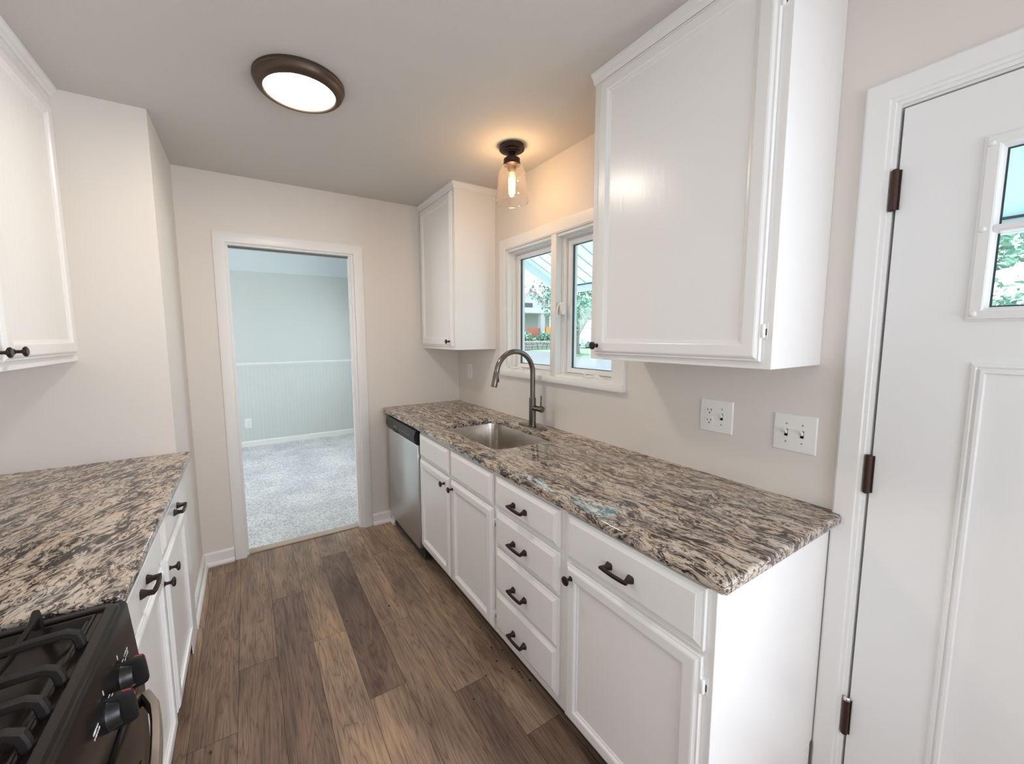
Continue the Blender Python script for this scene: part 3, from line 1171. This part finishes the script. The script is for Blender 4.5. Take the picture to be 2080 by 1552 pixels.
# outer skin gives the sheet its thickness
rings2 = []
for ins, z, rr in ((-.022, .8825, .085), (-.0055, .8825, .068), (.0025, .740, .064), (.0085, .710, .060), (.024, .696, .050), (.050, .692, .030)):
    rings2.append([bm.verts.new((u, v, z)) for u, v in rrect(SINK[0] + ins, SINK[1] - ins, SINK[2] + ins, SINK[3] - ins, rr, 8)])
for A, B in zip(rings2, rings2[1:]):
    for i in range(m):
        bm.faces.new((A[i], B[i], B[(i + 1) % m], A[(i + 1) % m]))
bm.faces.new(rings2[-1])
for i in range(m):
    bm.faces.new((rings[0][i], rings2[0][i], rings2[0][(i + 1) % m], rings[0][(i + 1) % m]))
obj('bowl', bm, 'stainless_sink', c)
bm = BM()
lathe(bm, [(.045, 0), (.045, .002), (.040, .004), (.034, .002), (.030, -.004), (0, -.004)], (1.18, 1.88, .6942), (0, 0, 1), 32)
obj('drain', bm, 'chrome', c)

# --- faucet
c = thing('kitchen_faucet', 'dark brushed metal gooseneck pull-down faucet on an oval deck plate', 'faucet', (1.432, 1.872, .914))
fx, fy = 1.432, 1.866
bm = BM()
pts = rrect(fx - .028, fx + .028, fy - .122, fy + .122, .0279, 8)
rr_ = []
for ins, z in ((0, .9142), (0, .919), (.002, .921), (.005, .9215)):
    rr_.append([bm.verts.new((u, v, z)) for u, v in rrect(fx - .028 + ins, fx + .028 - ins, fy - .122 + ins, fy + .122 - ins, .0279 - ins, 8)])
for A, B in zip(rr_, rr_[1:]):
    for i in range(len(A)):
        bm.faces.new((A[i], A[(i + 1) % len(A)], B[(i + 1) % len(A)], B[i]))
bm.faces.new(rr_[0])
bm.faces.new(rr_[-1])
obj('deck_plate', bm, 'gunmetal', c)
bm = BM()
lathe(bm, [(.0235, 0), (.0235, .004), (.0205, .006), (.0205, .166), (.0190, .169), (.0155, .169)], (fx, fy, .9215), (0, 0, 1), 28)
obj('body', bm, 'gunmetal', c)
bm = BM()
pts = [(fx, fy, 1.085), (fx, fy, 1.15), (fx, fy, 1.242)]
ccx, cz, R = fx - .126, 1.242, .126
for k in range(1, 17):
    a = math.radians(180 * k / 16 * .96)
    pts.append((ccx + R * math.cos(a), fy, cz + R * math.sin(a)))
tube(bm, pts, .0150, 18, (0, 1, 0))
obj('spout', bm, 'gunmetal', c)
e = Vector(pts[-1])
t = (Vector(pts[-1]) - Vector(pts[-2])).normalized()
bm = BM()
lathe(bm, [(0, 0), (.0152, 0), (.0165, .003), (.0175, .080), (.0165, .086), (.0130, .087), (0, .085)], e, t, 24)
sp = obj('spray_head', bm, 'gunmetal', c)
bm = BM()
q = e + t * .030
box(bm, q.x + .0125, q.x + .0195, q.y - .006, q.y + .006, q.z - .030, q.z + .002, .003)
obj('spray_button', bm, 'black_plastic', sp)
bm = BM()
lathe(bm, [(.0, 0), (.0165, 0), (.0165, .075), (.0185, .078), (.0185, .092), (.0150, .096), (0, .096)], (fx, fy, 1.030), (0, -1, .04), 24)
hd = obj('handle', bm, 'gunmetal', c)
bm = BM()
tube(bm, [(fx, fy - .078, 1.044), (fx, fy - .079, 1.075), (fx, fy - .081, 1.112)], [.0052, .0046, .0042], 12)
obj('lever', bm, 'gunmetal', hd)

# ------------------------------------------------------------------ wall cabinets


def crown(bm, P, path, outs):
    casing(bm, P, path, outs, [(0, 0), (.007, 0), (.009, .005), (.013, .010), (.014, .018), (.022, .026), (.025, .028), (.026, .037), (0, .037)])


# far small one, in the corner
c = thing('wall_cabinet', 'small white one-door wall cabinet in the corner beyond the window', 'cabinet', (1.366, 2.71, 1.363), 'right-hand wall cabinets')
bm = BM()
box(bm, XU, XW - .0005, 2.4170, YF - .0005, 1.3630, 2.449, .001, 1)
obj('carcass', bm, 'cabinet_white', c)
d = panel_door(c, -1, XU, 2.448, 2.985, 1.386, 2.406, .050)
knob(d, -1, XU - .020, 2.484, 1.420)
Pz = plane('z', 1, 2.4125)
bm = BM()
crown(bm, Pz, [(XU, YF - .001), (XU, 2.417), (XW - .001, 2.417)], [(-1, 0), (-1, -1), (0, -1)])
obj('crown_moulding', bm, 'cabinet_white', c)
# large one
c = thing('wall_cabinet', 'large white one-door wall cabinet between the window and the side door', 'cabinet', (1.366, .853, 1.363), 'right-hand wall cabinets')
bm = BM()
box(bm, XU, XW - .0005, .5200, 1.1860, 1.3630, 2.449, .001, 1)
obj('carcass', bm, 'cabinet_white', c)
d = panel_door(c, -1, XU, .545, 1.155, 1.384, 2.406, .048)
knob(d, -1, XU - .020, 1.134, 1.418)
hinge(c, -1, XU, .543, 1.468)
hinge(c, -1, XU, .543, 2.30)
bm = BM()
crown(bm, Pz, [(XU, 1.186), (XU, .520)], [(-1, 0), (-1, 0)])
obj('crown_moulding', bm, 'cabinet_white', c)
# left one
XLU = -.6105
c = thing('wall_cabinet', 'white two-door wall cabinet over the short worktop on the left', 'cabinet', (-.77, 1.72, 1.363))
bm = BM()
box(bm, XL + .0005, XLU, 1.095, YP - .0005, 1.3630, 2.449, .001, 1)
obj('carcass', bm, 'cabinet_white', c)
d = panel_door(c, 1, XLU, 1.716, 2.304, 1.392, 2.366, .050)
knob(d, 1, XLU + .020, 1.757, 1.420)
d = panel_door(c, 1, XLU, 1.118, 1.700, 1.392, 2.366, .050)
knob(d, 1, XLU + .020, 1.662, 1.420)
bm = BM()
crown(bm, plane('z', 1, 2.4125), [(XLU, YP - .001), (XLU, 1.095)], [(1, 0), (1, 0)])
obj('crown_moulding', bm, 'cabinet_white', c)

# --- left base cabinet
XLB = -.2890
c = thing('base_cabinet', 'white base cabinet with two drawers over two doors left of the aisle', 'cabinet', (-.6, 1.72, 0))
base_body(c, 1.100, YP - .001, False, XLB, XL + .004)
toe(c, XL + .004, XLB - .075, 1.100, YP - .001)
for y0, y1, yp in ((1.660, 2.118, 1.900), (1.135, 1.612, 1.335)):
    d = drawer_front(c, 1, XLB, y0, y1, .735, .868)
    pull(d, 'x', 1, XLB + .020, yp, .800)
d = panel_door(c, 1, XLB, 1.660, 2.118, .150, .716)
knob(d, 1, XLB + .020, 1.692, .668)
d = panel_door(c, 1, XLB, 1.135, 1.612, .150, .716)
knob(d, 1, XLB + .020, 1.586, .668)
bm = BM()
box(bm, XLB - .004, XLB - .001 + .0005, 2.18, YP - .001, .0005, .1300)
obj('filler_strip', bm, 'cabinet_white', c)

# ------------------------------------------------------------------ gas range
RY0, RY1 = .333, 1.090
c = thing('gas_range', 'black gas range with cast iron grates and front control knobs', 'range', (-.58, .71, 0))
bm = BM()
box(bm, XL + .01, -.262, RY0, RY1, .03, .855, .002, 1)
obj('body', bm, 'black_enamel', c)
# cooktop with a sunken well
bm = BM()
Pt = plane('z', 1, .855)
ringloft(bm, Pt, XL + .01, -.252, RY0, RY1, [(0, 0), (0, .046), (.003, .052), (.008, .055), (.022, .056), (.025, .054), (.027, .046), (.034, .046), (.036, .054), (.040, .054), (.050, .044), (.065, .038)], r=.03)
obj('cooktop', bm, 'black_enamel', c)
# control panel
bm = BM()
pp = [(-.300, .9050), (-.258, .9050), (-.251, .902), (-.248, .895), (-.243, .830), (-.2365, .757), (-.241, .748), (-.300, .748)]
prism(bm, pp, 'y', RY0, RY1)
es = [e for e in bm.edges if abs(e.verts[0].co.y - e.verts[1].co.y) < 1e-6 and e.verts[0].co.x > -.29]
bmesh.ops.bevel(bm, geom=es, offset=.002, segments=2, affect='EDGES')
cp = obj('control_panel', bm, 'black_enamel', c)
nrm = Vector((.073, 0, .0065)).normalized()
dn = Vector((.0065, 0, -.073)).normalized()          # down the panel
mid = Vector((-.2415, 0, .810))
for y in (.975, .886, .712, .537, .448):
    base = mid + Vector((0, y, 0))
    bm = BM()
    lathe(bm, [(.0, 0), (.0285, 0), (.0285, .004), (.0265, .008), (.0235, .018), (.0215, .021), (0, .021)], base, nrm, 32)
    k = obj('burner_knob', bm, 'black_plastic', c)
    bm = BM()
    # deep grip plate standing on the knob
    sweep(bm, [base + nrm * q for q in (.0, .012, .030, .036, .0385)], [(.0085, .0315), (.0085, .0315), (.0070, .0300), (.0062, .0275), (.0040, .0230)], (0, 1, 0))
    g = obj('grip', bm, 'black_plastic', k)
    bm = BM()
    q = base - dn * .0312
    sweep(bm, [q + nrm * .024, q + nrm * .034 + dn * .0022, base + nrm * .0388 - dn * .021, base + nrm * .0392 - dn * .016], [(.0011, .0005)] * 4, (0, 1, 0))
    obj('red_line', bm, 'red_mark', g)
    bm = BM()
    q2 = base - dn * .0318 + nrm * .007
    sweep(bm, [q2 + Vector((0, -.004, 0)), q2 + Vector((0, .004, 0))], [(.0006, .0004)] * 2, nrm)
    sweep(bm, [q2 + nrm * .004 + Vector((0, -.003, 0)), q2 + nrm * .004 + Vector((0, .003, 0))], [(.0006, .0004)] * 2, nrm)
    obj('marking', bm, 'print_white', g)
for y, yy in ((.975, 1.022), (.886, .835), (.537, .585), (.448, .395)):
    bm = BM()
    b0 = mid + nrm * .0006
    # two short rows of tiny strokes beside each knob
    rng = random.Random(int(y * 1000))
    for row in range(2):
        yc = yy - .014
        while yc < yy + .012:
            h = rng.uniform(.0012, .0024)
            p = b0 + dn * (-.020 + row * .008) + Vector((0, yc, 0))
            sweep(bm, [p - dn * h, p + dn * h], [(.0005, .0003)] * 2, (0, 1, 0))
            if rng.random() < .6:
                sweep(bm, [p + dn * h * rng.choice((-1, 0, 1)), p + dn * h * rng.choice((-1, 1)) + Vector((0, .0016, 0))], [(.0004, .0003)] * 2, dn)
            yc += rng.uniform(.0022, .0034)
    obj('lettering', bm, 'print_white', cp)
    bm = BM()
    p = b0 - dn * .040 + Vector((0, y, 0)) + nrm * .0004
    sweep(bm, [p - dn * .006, p + dn * .003], [(.0006, .0004)] * 2, (0, 1, 0))
    obj('pointer_mark', bm, 'print_white', cp)
# oven door, handle, drawer
bm = BM()
box(bm, -.262, -.232, RY0 + .004, RY1 - .004, .215, .738, .004)
od = obj('oven_door', bm, 'black_enamel', c)
bm = BM()
box(bm, -.2322, -.2305, RY0 + .09, RY1 - .09, .28, .60)
obj('window', bm, 'oven_glass', od)
bm = BM()
pts = []
for k in range(17):
    s = k / 16.0
    y = RY1 - .030 - s * (RY1 - RY0 - .06)
    bow = math.sin(math.pi * s) ** .55
    pts.append((-.228 + .052 * bow, y, .690))
sweep(bm, pts, [(.014, .009)] * 17, (0, 0, 1))
obj('handle', bm, 'stainless_range', od)
bm = BM()
box(bm, -.262, -.234, RY0 + .004, RY1 - .004, .055, .208, .004)
obj('drawer', bm, 'black_enamel', c)
# burners
for x, y, r in ((-.43, .905, .044), (-.43, .515, .050), (-.74, .905, .038), (-.74, .515, .044), (-.585, .71, .046)):
    bm = BM()
    lathe(bm, [(0, 0), (r * 1.25, 0), (r * 1.2, .006), (r, .010), (r, .016), (0, .016)], (x, y, .8955), (0, 0, 1), 36)
    b0 = obj('burner', bm, 'burner_grey', c)
    bm = BM()
    lathe(bm, [(0, 0), (r * .86, 0), (r * .90, .004), (r * .82, .008), (0, .0085)], (x, y, .9116), (0, 0, 1), 36)
    obj('burner_cap', bm, 'cast_iron', b0)
# grates: bars running front to back, feet bent down at the ends
for y0, y1, fing in ((.838, 1.056, (.958, .867)), (.590, .830, (.803, .745, .675, .617)), (.366, .582, (.553, .465))):
    bm = BM()
    for y in fing:
        xf, xb = -.284, -.885
        pts = [(xf, y, .8975), (xf - .002, y, .918), (xf - .006, y, .930), (xf - .018, y, .937), (xf - .060, y, .9365), (-.40, y, .930), (-.58, y, .928), (-.76, y, .930), (xb + .060, y, .9365), (xb + .018, y, .937), (xb + .006, y, .930), (xb + .002, y, .918), (xb, y, .8975)]
        sz = [(.0070, .0070)] * 3 + [(.0066, .0066), (.0050, .0075), (.0034, .0065), (.0034, .0065), (.0034, .0065), (.0050, .0075), (.0066, .0066)] + [(.0070, .0070)] * 3
        sweep(bm, pts, sz, (0, 1, 0))
    for x in (-.367, -.50, -.66, -.80):
        pts = [(x, y0, .8975), (x, y0 + .002, .922), (x, y0 + .008, .938), (x, y0 + .028, .933), (x, (y0 + y1) / 2, .926), (x, y1 - .028, .933), (x, y1 - .008, .942), (x, y1 - .002, .924), (x, y1, .8975)]
        sweep(bm, pts, [(.0058, .0058)] * 3 + [(.0040, .0058)] * 3 + [(.0058, .0058)] * 3, (1, 0, 0))
    obj('grate', bm, 'cast_iron', c)

# ------------------------------------------------------------------ ceiling lights
c = thing('ceiling_light', 'round bronze-rimmed flush ceiling light glowing white', 'lamp', (.240, 1.815, ZC))
bm = BM()
lathe(bm, [(.120, .0005), (.165, .0005), (.1655, .010), (.162, .014), (.160, .022), (.156, .030), (.150, .036), (.140, .041), (.131, .042), (.127, .039), (.124, .033), (.120, .033)], (.240, 1.815, ZC), (0, 0, -1), 64, caps=False)
obj('rim', bm, 'fixture_bronze', c)
bm = BM()
lathe(bm, [(.1235, .030), (.122, .036), (.110, .041), (.08, .044), (0, .0455)], (.240, 1.815, ZC), (0, 0, -1), 64, caps=False)
obj('diffuser', bm, 'lens_glow', c)

c = thing('pendant_light', 'small bronze ceiling light with clear glass bell shade over the sink', 'lamp', (1.250, 1.817, ZC))
px, py = 1.250, 1.817
bm = BM()
lathe(bm, [(0, .0005), (.062, .0005), (.066, .003), (.066, .022), (.062, .026), (.050, .028), (.047, .034), (.040, .035), (.036, .040), (.026, .041), (.020, .046), (.013, .047), (.013, .062), (.020, .064), (0, .064)], (px, py, ZC), (0, 0, -1), 40)
obj('canopy', bm, 'bronze', c)
bm = BM()
lathe(bm, [(0, .060), (.020, .060), (.036, .063), (.043, .068), (.044, .090), (.046, .092), (.046, .098), (.040, .100), (.026, .104), (.022, .122), (0, .122)], (px, py, ZC), (0, 0, -1), 40)
obj('socket_cup', bm, 'bronze', c)
bm = BM()
prof = [(.034, .098), (.048, .102), (.060, .112), (.069, .128), (.074, .150), (.076, .180), (.078, .215), (.081, .240), (.086, .262), (.0885, .280), (.0890, .286), (.0880, .289)]
inner = [(r - .0022, h) for r, h in reversed(prof)]
lathe(bm, prof + inner, (px, py, ZC), (0, 0, -1), 56, caps=False)
obj('glass_shade', bm, 'shade_glass', c)
bm = BM()
lathe(bm, [(0, .120), (.013, .120), (.013, .135), (0, .136)], (px, py, ZC), (0, 0, -1), 24)
bb = obj('bulb_base', bm, 'bulb_base', c)
bm = BM()
lathe(bm, [(.012, .134), (.017, .142), (.0185, .155), (.0185, .232), (.016, .244), (.008, .251), (0, .252)], (px, py, ZC), (0, 0, -1), 28, caps=False)
bl = obj('bulb', bm, 'bulb_glass', c)
bm = BM()
lathe(bm, [(0, .160), (.008, .162), (.0115, .172), (.0115, .218), (.008, .230), (0, .232)], (px, py, ZC), (0, 0, -1), 24)
obj('filament', bm, 'filament_glow', bl)
lp = lamp('pendant_bulb_light', 'POINT', (px, py, ZC - .20), 6.6, (1.0, 0.63, 0.35), shadow_soft_size=.016)

# ------------------------------------------------------------------ wall plates


def plate(name, label, cat, axis, sign, base, u0, u1, v0, v1, gangs, group=None):
    cu, cv = (u0 + u1) / 2, (v0 + v1) / 2
    P = plane(axis, sign, base)
    c = thing(name, label, cat, P(cu, cv, 0), group)
    bm = BM()
    ringloft(bm, P, u0, u1, v0, v1, [(0, .0005), (0, .002), (.003, .0052), (.006, .0058)], r=.003)
    obj('plate', bm, 'plastic_white', c)
    for kind, u in gangs:
        if kind == 'toggle':
            bm = BM()
            ringloft(bm, P, u - .0055, u + .0055, cv - .0125, cv + .0125, [(0, .0055), (0, .0066), (.0012, .0066), (.0012, .0058)])
            t = obj('toggle_slot', bm, 'print_grey', c)
            bm = BM()
            d0, d1 = Vector(P(u, cv + .001, .006)), Vector(P(u, cv + .012, .018))
            sweep(bm, [d0, (d0 + d1) / 2, d1], [(.0042, .0055), (.0038, .0048), (.0034, .0040)], Vector(P(1, 0, 0)) - Vector(P(0, 0, 0)))
            obj('toggle', bm, 'plastic_white', t)
        if kind == 'rocker':
            bm = BM()
            ringloft(bm, P, u - .0165, u + .0165, cv - .033, cv + .033, [(0, .0055), (0, .0075), (.001, .0085), (.004, .0088)])
            obj('rocker', bm, 'plastic_white', c)
        if kind == 'outlet':
            for dv in (.0195, -.0195):
                bm = BM()
                lathe(bm, [(0, .0055), (.0172, .0055), (.0172, .0072), (.0160, .0080), (0, .0080)], P(u, cv + dv, 0), Vector(P(0, 0, 1)) - Vector(P(0, 0, 0)), 28)
                s = obj('socket', bm, 'plastic_white', c)
                bm = BM()
                for du, hh in ((-.0065, .0042), (.0065, .0036)):
                    a, b2 = P(u + du - .0011, cv + dv - hh + .003, .0080), P(u + du + .0011, cv + dv + hh + .003, .0085)
                    box(bm, *[f(i) for i in range(3) for f in (lambda i: min(a[i], b2[i]), lambda i: max(a[i], b2[i]))])
                lathe(bm, [(0, .0080), (.0026, .0080), (.0026, .0085), (0, .0085)], P(u, cv + dv - .0085, 0), Vector(P(0, 0, 1)) - Vector(P(0, 0, 0)), 12)
                obj('socket_slots', bm, 'dark_gap', s)
        offs = {'toggle': (.030, -.030), 'outlet': (0,), 'rocker': ()}[kind]
        for dv in offs:
            bm = BM()
            lathe(bm, [(0, .0057), (.0032, .0057), (.0030, .0066), (0, .0070)], P(u, cv + dv, 0), Vector(P(0, 0, 1)) - Vector(P(0, 0, 0)), 12)
            obj('screw', bm, 'print_grey' if kind == 'toggle' else 'plastic_white', c)
    return c


plate('outlet_switch_plate', 'white wall plate with outlet and one switch under the large cabinet', 'switch', 'x', -1, XW, .769, .894, 1.0835, 1.2105, [('outlet', .855), ('toggle', .809)], 'plates on the window wall')
plate('switch_plate', 'white double light switch plate beside the side door', 'switch', 'x', -1, XW, .512, .635, 1.071, 1.196, [('toggle', .596), ('toggle', .551)], 'plates on the window wall')
plate('switch_plate', 'white single rocker switch under the corner wall cabinet', 'switch', 'x', -1, XW, 2.768, 2.850, 1.114, 1.235, [('rocker', 2.809)], 'plates on the window wall')
plate('outlet', 'white double outlet low on the wainscot seen through the doorway', 'outlet', 'y', -1, D_YF - .010, -.072, .010, .254, .383, [('outlet', -.031)])

# a few crumbs along the cabinet toe kick
rng = random.Random(3)
bm = BM()
for x, y in ((.92, 1.62), (.90, 1.48), (.935, 1.44), (.88, 1.40), (.915, 1.33), (.93, 1.30), (.925, 1.27), (.945, 1.24), (.80, 1.36), (.62, 2.0), (.58, 2.02), (.36, 2.02), (-.19, 1.60), (.70, 1.29)):
    s = rng.uniform(.003, .006)
    r = bmesh.ops.create_icosphere(bm, subdivisions=1, radius=s)
    for v in r['verts']:
        v.co = Vector((v.co.x + x, v.co.y * 1.3 + y, max(0, v.co.z * .4 + s * .3) + .0003))
o = obj('floor_crumbs', bm, 'crumb')
tag(o, 'dark crumbs scattered on the plank floor by the cabinets', 'crumbs')
o['kind'] = 'stuff'

# ------------------------------------------------------------------ outdoors
GZ = -.15
bm = BM()
box(bm, XW + .135, 160, -80, 160, GZ - .3, GZ)
struct('ground_driveway', bm, 'concrete')
bm = BM()
box(bm, XW + .135, 9.6, -12, 12, GZ - .1, GZ + .02)
struct('ground_patio_bounce', bm, 'patio_bounce_pale')  # unseen pale slab added to bounce light up under the awning
bm = BM()
prism(bm, [(10.0, -80), (10.0, -2), (19.4, 14.0), (20.8, 20.6), (24.6, 31.2), (36, 62), (70, 150), (150, 150), (150, -80)], 'z', GZ - .2, GZ + .03)
struct('ground_lawn', bm, 'lawn')

# awning over the side door
c = thing('patio_awning', 'white sloping metal patio awning outside the window', 'awning', (3.0, 2.0, 2.24))
XE, ZE, SL, YA, YR = 4.50, 2.243, -.487, -2.5, 5.09
zx = lambda x: ZE + (x - XE) * SL
bm = BM()
x0 = XW + .30
prism(bm, [(x0, zx(x0)), (XE, zx(XE)), (XE, zx(XE) + .03), (x0, zx(x0) + .03)], 'y', YA, YR)
obj('roof_panels', bm, 'awning_white', c)
bm = BM()
y = YR - .14
while y > YA:
    prism(bm, [(x0, zx(x0) - .012), (XE, zx(XE) - .012), (XE, zx(XE) + .001), (x0, zx(x0) + .001)], 'y', y - .004, y + .004)
    y -= .215
obj('seam_ribs', bm, 'awning_seam', c)
bm = BM()
prism(bm, [(x0, zx(x0) - .13), (XE, zx(XE) - .13), (XE, zx(XE) + .05), (x0, zx(x0) + .05)], 'y', YR, YR + .03)
obj('rake_board', bm, 'awning_fascia', c)
bm = BM()
box(bm, XE, XE + .06, YA, YR + .03, ZE - .105, ZE + .045)
obj('eave_beam', bm, 'awning_fascia', c)
bm = BM()
box(bm, XE - .012, XE - .001, YA, YR, ZE - .012, ZE + .010)
obj('gutter_line', bm, 'gasket', c)
for y in (-2.3,):
    bm = BM()
    box(bm, XE, XE + .06, y - .03, y + .03, GZ, ZE - .105)
    obj('post', bm, 'awning_fascia', c)
# outside wall skirt carries the awning
bm = BM()
box(bm, XW + .136, XW + .29, YA, YR + .5, 2.75, 3.9)
struct('wall_exterior', bm, 'house_white')
bm = BM()
box(bm, XL - .1, XW + .136, YB - .1, YR + 1.5, 2.76, 3.0)
struct('roof', bm, 'roof_grey')


def leaves(bm, centres, n, size, seed, flat=.8):
    rng = random.Random(seed)
    for _ in range(n):
        cx_, cy_, cz_, r = rng.choice(centres)
        while True:
            v = Vector((rng.uniform(-1, 1), rng.uniform(-1, 1), rng.uniform(-1, 1)))
            if .25 < v.length < 1:
                break
        p = Vector((cx_, cy_, cz_)) + Vector((v.x * r, v.y * r, v.z * r * flat))
        nrm_ = Vector((rng.gauss(0, 1), rng.gauss(0, 1), rng.gauss(.6, 1))).normalized()
        a = nrm_.orthogonal().normalized()
        a.rotate(Matrix.Rotation(rng.uniform(0, 6.28), 3, nrm_))
        b2 = nrm_.cross(a)
        s = size * rng.uniform(.6, 1.3)
        vs = [bm.verts.new(p + a * s * i + b2 * s * j * .6 + nrm_ * s * k) for i, j, k in ((-1, 0, 0), (0, -1, .15), (1, 0, 0), (0, 1, .15))]
        f = bm.faces.new(vs)
        f.material_index = rng.choice((0, 0, 1, 2))


def tree(label, base, h, spread, nl, size, seed, trunk=None, bark='bark', mats=('leaf', 'leaf_light', 'leaf_dark'), r0=.2, low=.4):
    rng = random.Random(seed)
    c = thing('leafy_tree', label, 'tree', base, 'trees beyond the driveway')
    B = Vector(base)
    bm = BM()
    lines = trunk or [[(0, 0, 0), (.1, .05, h * .25), (0, .1, h * .5), (.1, 0, h * .8)]]
    for ln in lines:
        n = len(ln)
        tube(bm, [B + Vector(p) for p in ln], [r0 * (1 - .75 * i / (n - 1)) * (1 if ln is lines[0] else .6) for i in range(n)], 10)
    obj('trunk', bm, bark, c)
    cs = []
    for k in range(14):
        a = rng.uniform(0, 6.28)
        d = spread * math.sqrt(rng.random()) * .8
        cs.append((B.x + d * math.cos(a), B.y + d * math.sin(a), B.z + h * rng.uniform(low, .95), spread * rng.uniform(.3, .5)))
    bm = BM()
    leaves(bm, cs, nl, size, seed + 1)
    obj('crown', bm, list(mats), c, smooth=False)
    return c


# forked tree standing on the lawn, seen in the right-hand sash
tree('forked tree on the lawn beyond the driveway, seen in the nearer sash', (23.3, 24.3, GZ), 7.4, 3.6, 6500, .12, 11,
     trunk=[[(0, 0, 0), (-.05, .05, 1.0), (.05, 0, 1.7), (.55, -.3, 2.6), (1.0, -.6, 4.0)], [(.05, 0, 1.5), (-.35, .3, 2.6), (-.6, .4, 3.6), (-.5, .6, 4.6)]], r0=.22, low=.42)
tree('tall tree behind the neighbour house, seen in the farther sash', (43.0, 66.0, GZ), 15, 6.0, 7000, .24, 21, low=.2)
tree('broad tree behind the parked van', (57, 52, GZ), 12, 5.5, 6000, .24, 31, low=.25)
tree('dense tree seen through the side door glass', (13.6, 3.2, GZ), 5.6, 3.0, 14000, .075, 41, bark='bark_pale', low=.15, r0=.14)
tree('leafy tree beyond the dense one outside the side door', (25, -2.5, GZ), 7, 4.2, 9000, .12, 51, low=.2)
tree('leafy tree right of the neighbour house, behind the forked tree', (41.5, 43, GZ), 8.5, 3.6, 5000, .2, 61, low=.2)

# neighbour house
c = thing('neighbour_house', 'white gabled neighbour house with rose roof and front porch', 'house', (31.5, 42, GZ))
bm = BM()
y0, y1 = 40.0, 48.0
prism(bm, [(27.0, GZ), (33.4, GZ), (33.4, 4.6), (30.2, 7.0), (27.0, 4.6)], 'y', y0, y1)
obj('wall', bm, 'house_white', c)
bm = BM()
prism(bm, [(26.6, 4.30), (30.2, 7.02), (33.8, 4.30), (34.0, 4.52), (30.2, 7.40), (26.4, 4.52)], 'y', y0 - .35, y1)
obj('roof', bm, 'roof_rose', c)
bm = BM()
box(bm, 29.2, 30.6, y0 - .05, y0 + .02, 4.3, 5.4)
obj('window', bm, 'dark_window', c)
bm = BM()
prism(bm, [(27.0, 4.0), (34.6, 4.0), (34.6, 4.6), (27.0, 4.6)], 'y', y0 - 3.0, y0)
obj('porch_roof', bm, 'awning_fascia', c)
for x in (29.95, 33.4):
    bm = BM()
    box(bm, x - .32, x + .32, y0 - 2.9, y0 - 2.4, GZ, 4.0)
    obj('porch_post', bm, 'house_white', c)
bm = BM()
box(bm, 27.9, 29.5, y0 - 2.8, y0 - 2.5, GZ, 2.3)
obj('porch_wall', bm, 'brick_red', c)
bm = BM()
box(bm, 30.5, 31.2, y0 - 2.8, y0 - 2.5, GZ, 2.4)
obj('porch_panel', bm, 'orange_paint', c)

# hedge on a low stone wall
c = thing('stone_wall', 'low pale stone garden wall in front of the neighbour house', 'wall', (26, 34.35, GZ))
bm = BM()
rng = random.Random(5)
for row in range(3):
    x = 22.5 + rng.uniform(0, .4)
    while x < 30:
        w_ = rng.uniform(.5, .95)
        box(bm, x, x + w_ - .03, 34.1 + rng.uniform(-.06, .06), 34.6, GZ + row * .33, GZ + row * .33 + .31, .05, 1)
        x += w_
obj('stones', bm, 'bark_pale', c)
c = thing('hedge', 'green leafy hedge growing along the stone wall', 'hedge', (28.5, 35.9, GZ))
bm = BM()
leaves(bm, [(x * .8 + 22.5, 35.95 + .1 * math.sin(x * 2.1), .85 + .45 * math.sin(x * 1.7), .75) for x in range(11)], 3400, .16, 77)
obj('foliage', bm, ['leaf', 'leaf_light', 'leaf_dark'], c, smooth=False)
for x in range(11):
    bm = BM()
    tube(bm, [(x * .8 + 22.5, 35.95, GZ), (x * .8 + 22.6, 35.95, .9)], .05, 6)
    obj('stem', bm, 'bark', c)

# parked van
c = thing('parked_van', 'pale parked van with dark wheels beyond the forked tree', 'van', (36.1, 35, GZ))
bm = BM()
prism(bm, [(33.3, .35), (39.1, .35), (39.1, 2.1), (34.7, 2.1), (34.1, 1.3), (33.3, 1.15)], 'y', 34.0, 36.0)
es = [e for e in bm.edges]
bmesh.ops.bevel(bm, geom=es, offset=.08, segments=2, affect='EDGES')
obj('body', bm, 'van_white', c)
bm = BM()
box(bm, 34.9, 38.6, 33.985, 34.05, 1.4, 1.85)
obj('side_window', bm, 'dark_window', c)
for x in (34.3, 38.0):
    for y in (34.0, 35.78):
        bm = BM()
        lathe(bm, [(0, 0), (.40, 0), (.42, .04), (.42, .20), (.40, .22), (0, .22)], (x, y - .02, GZ + .43), (0, 1, 0), 24)
        obj('wheel', bm, 'rubber', c)
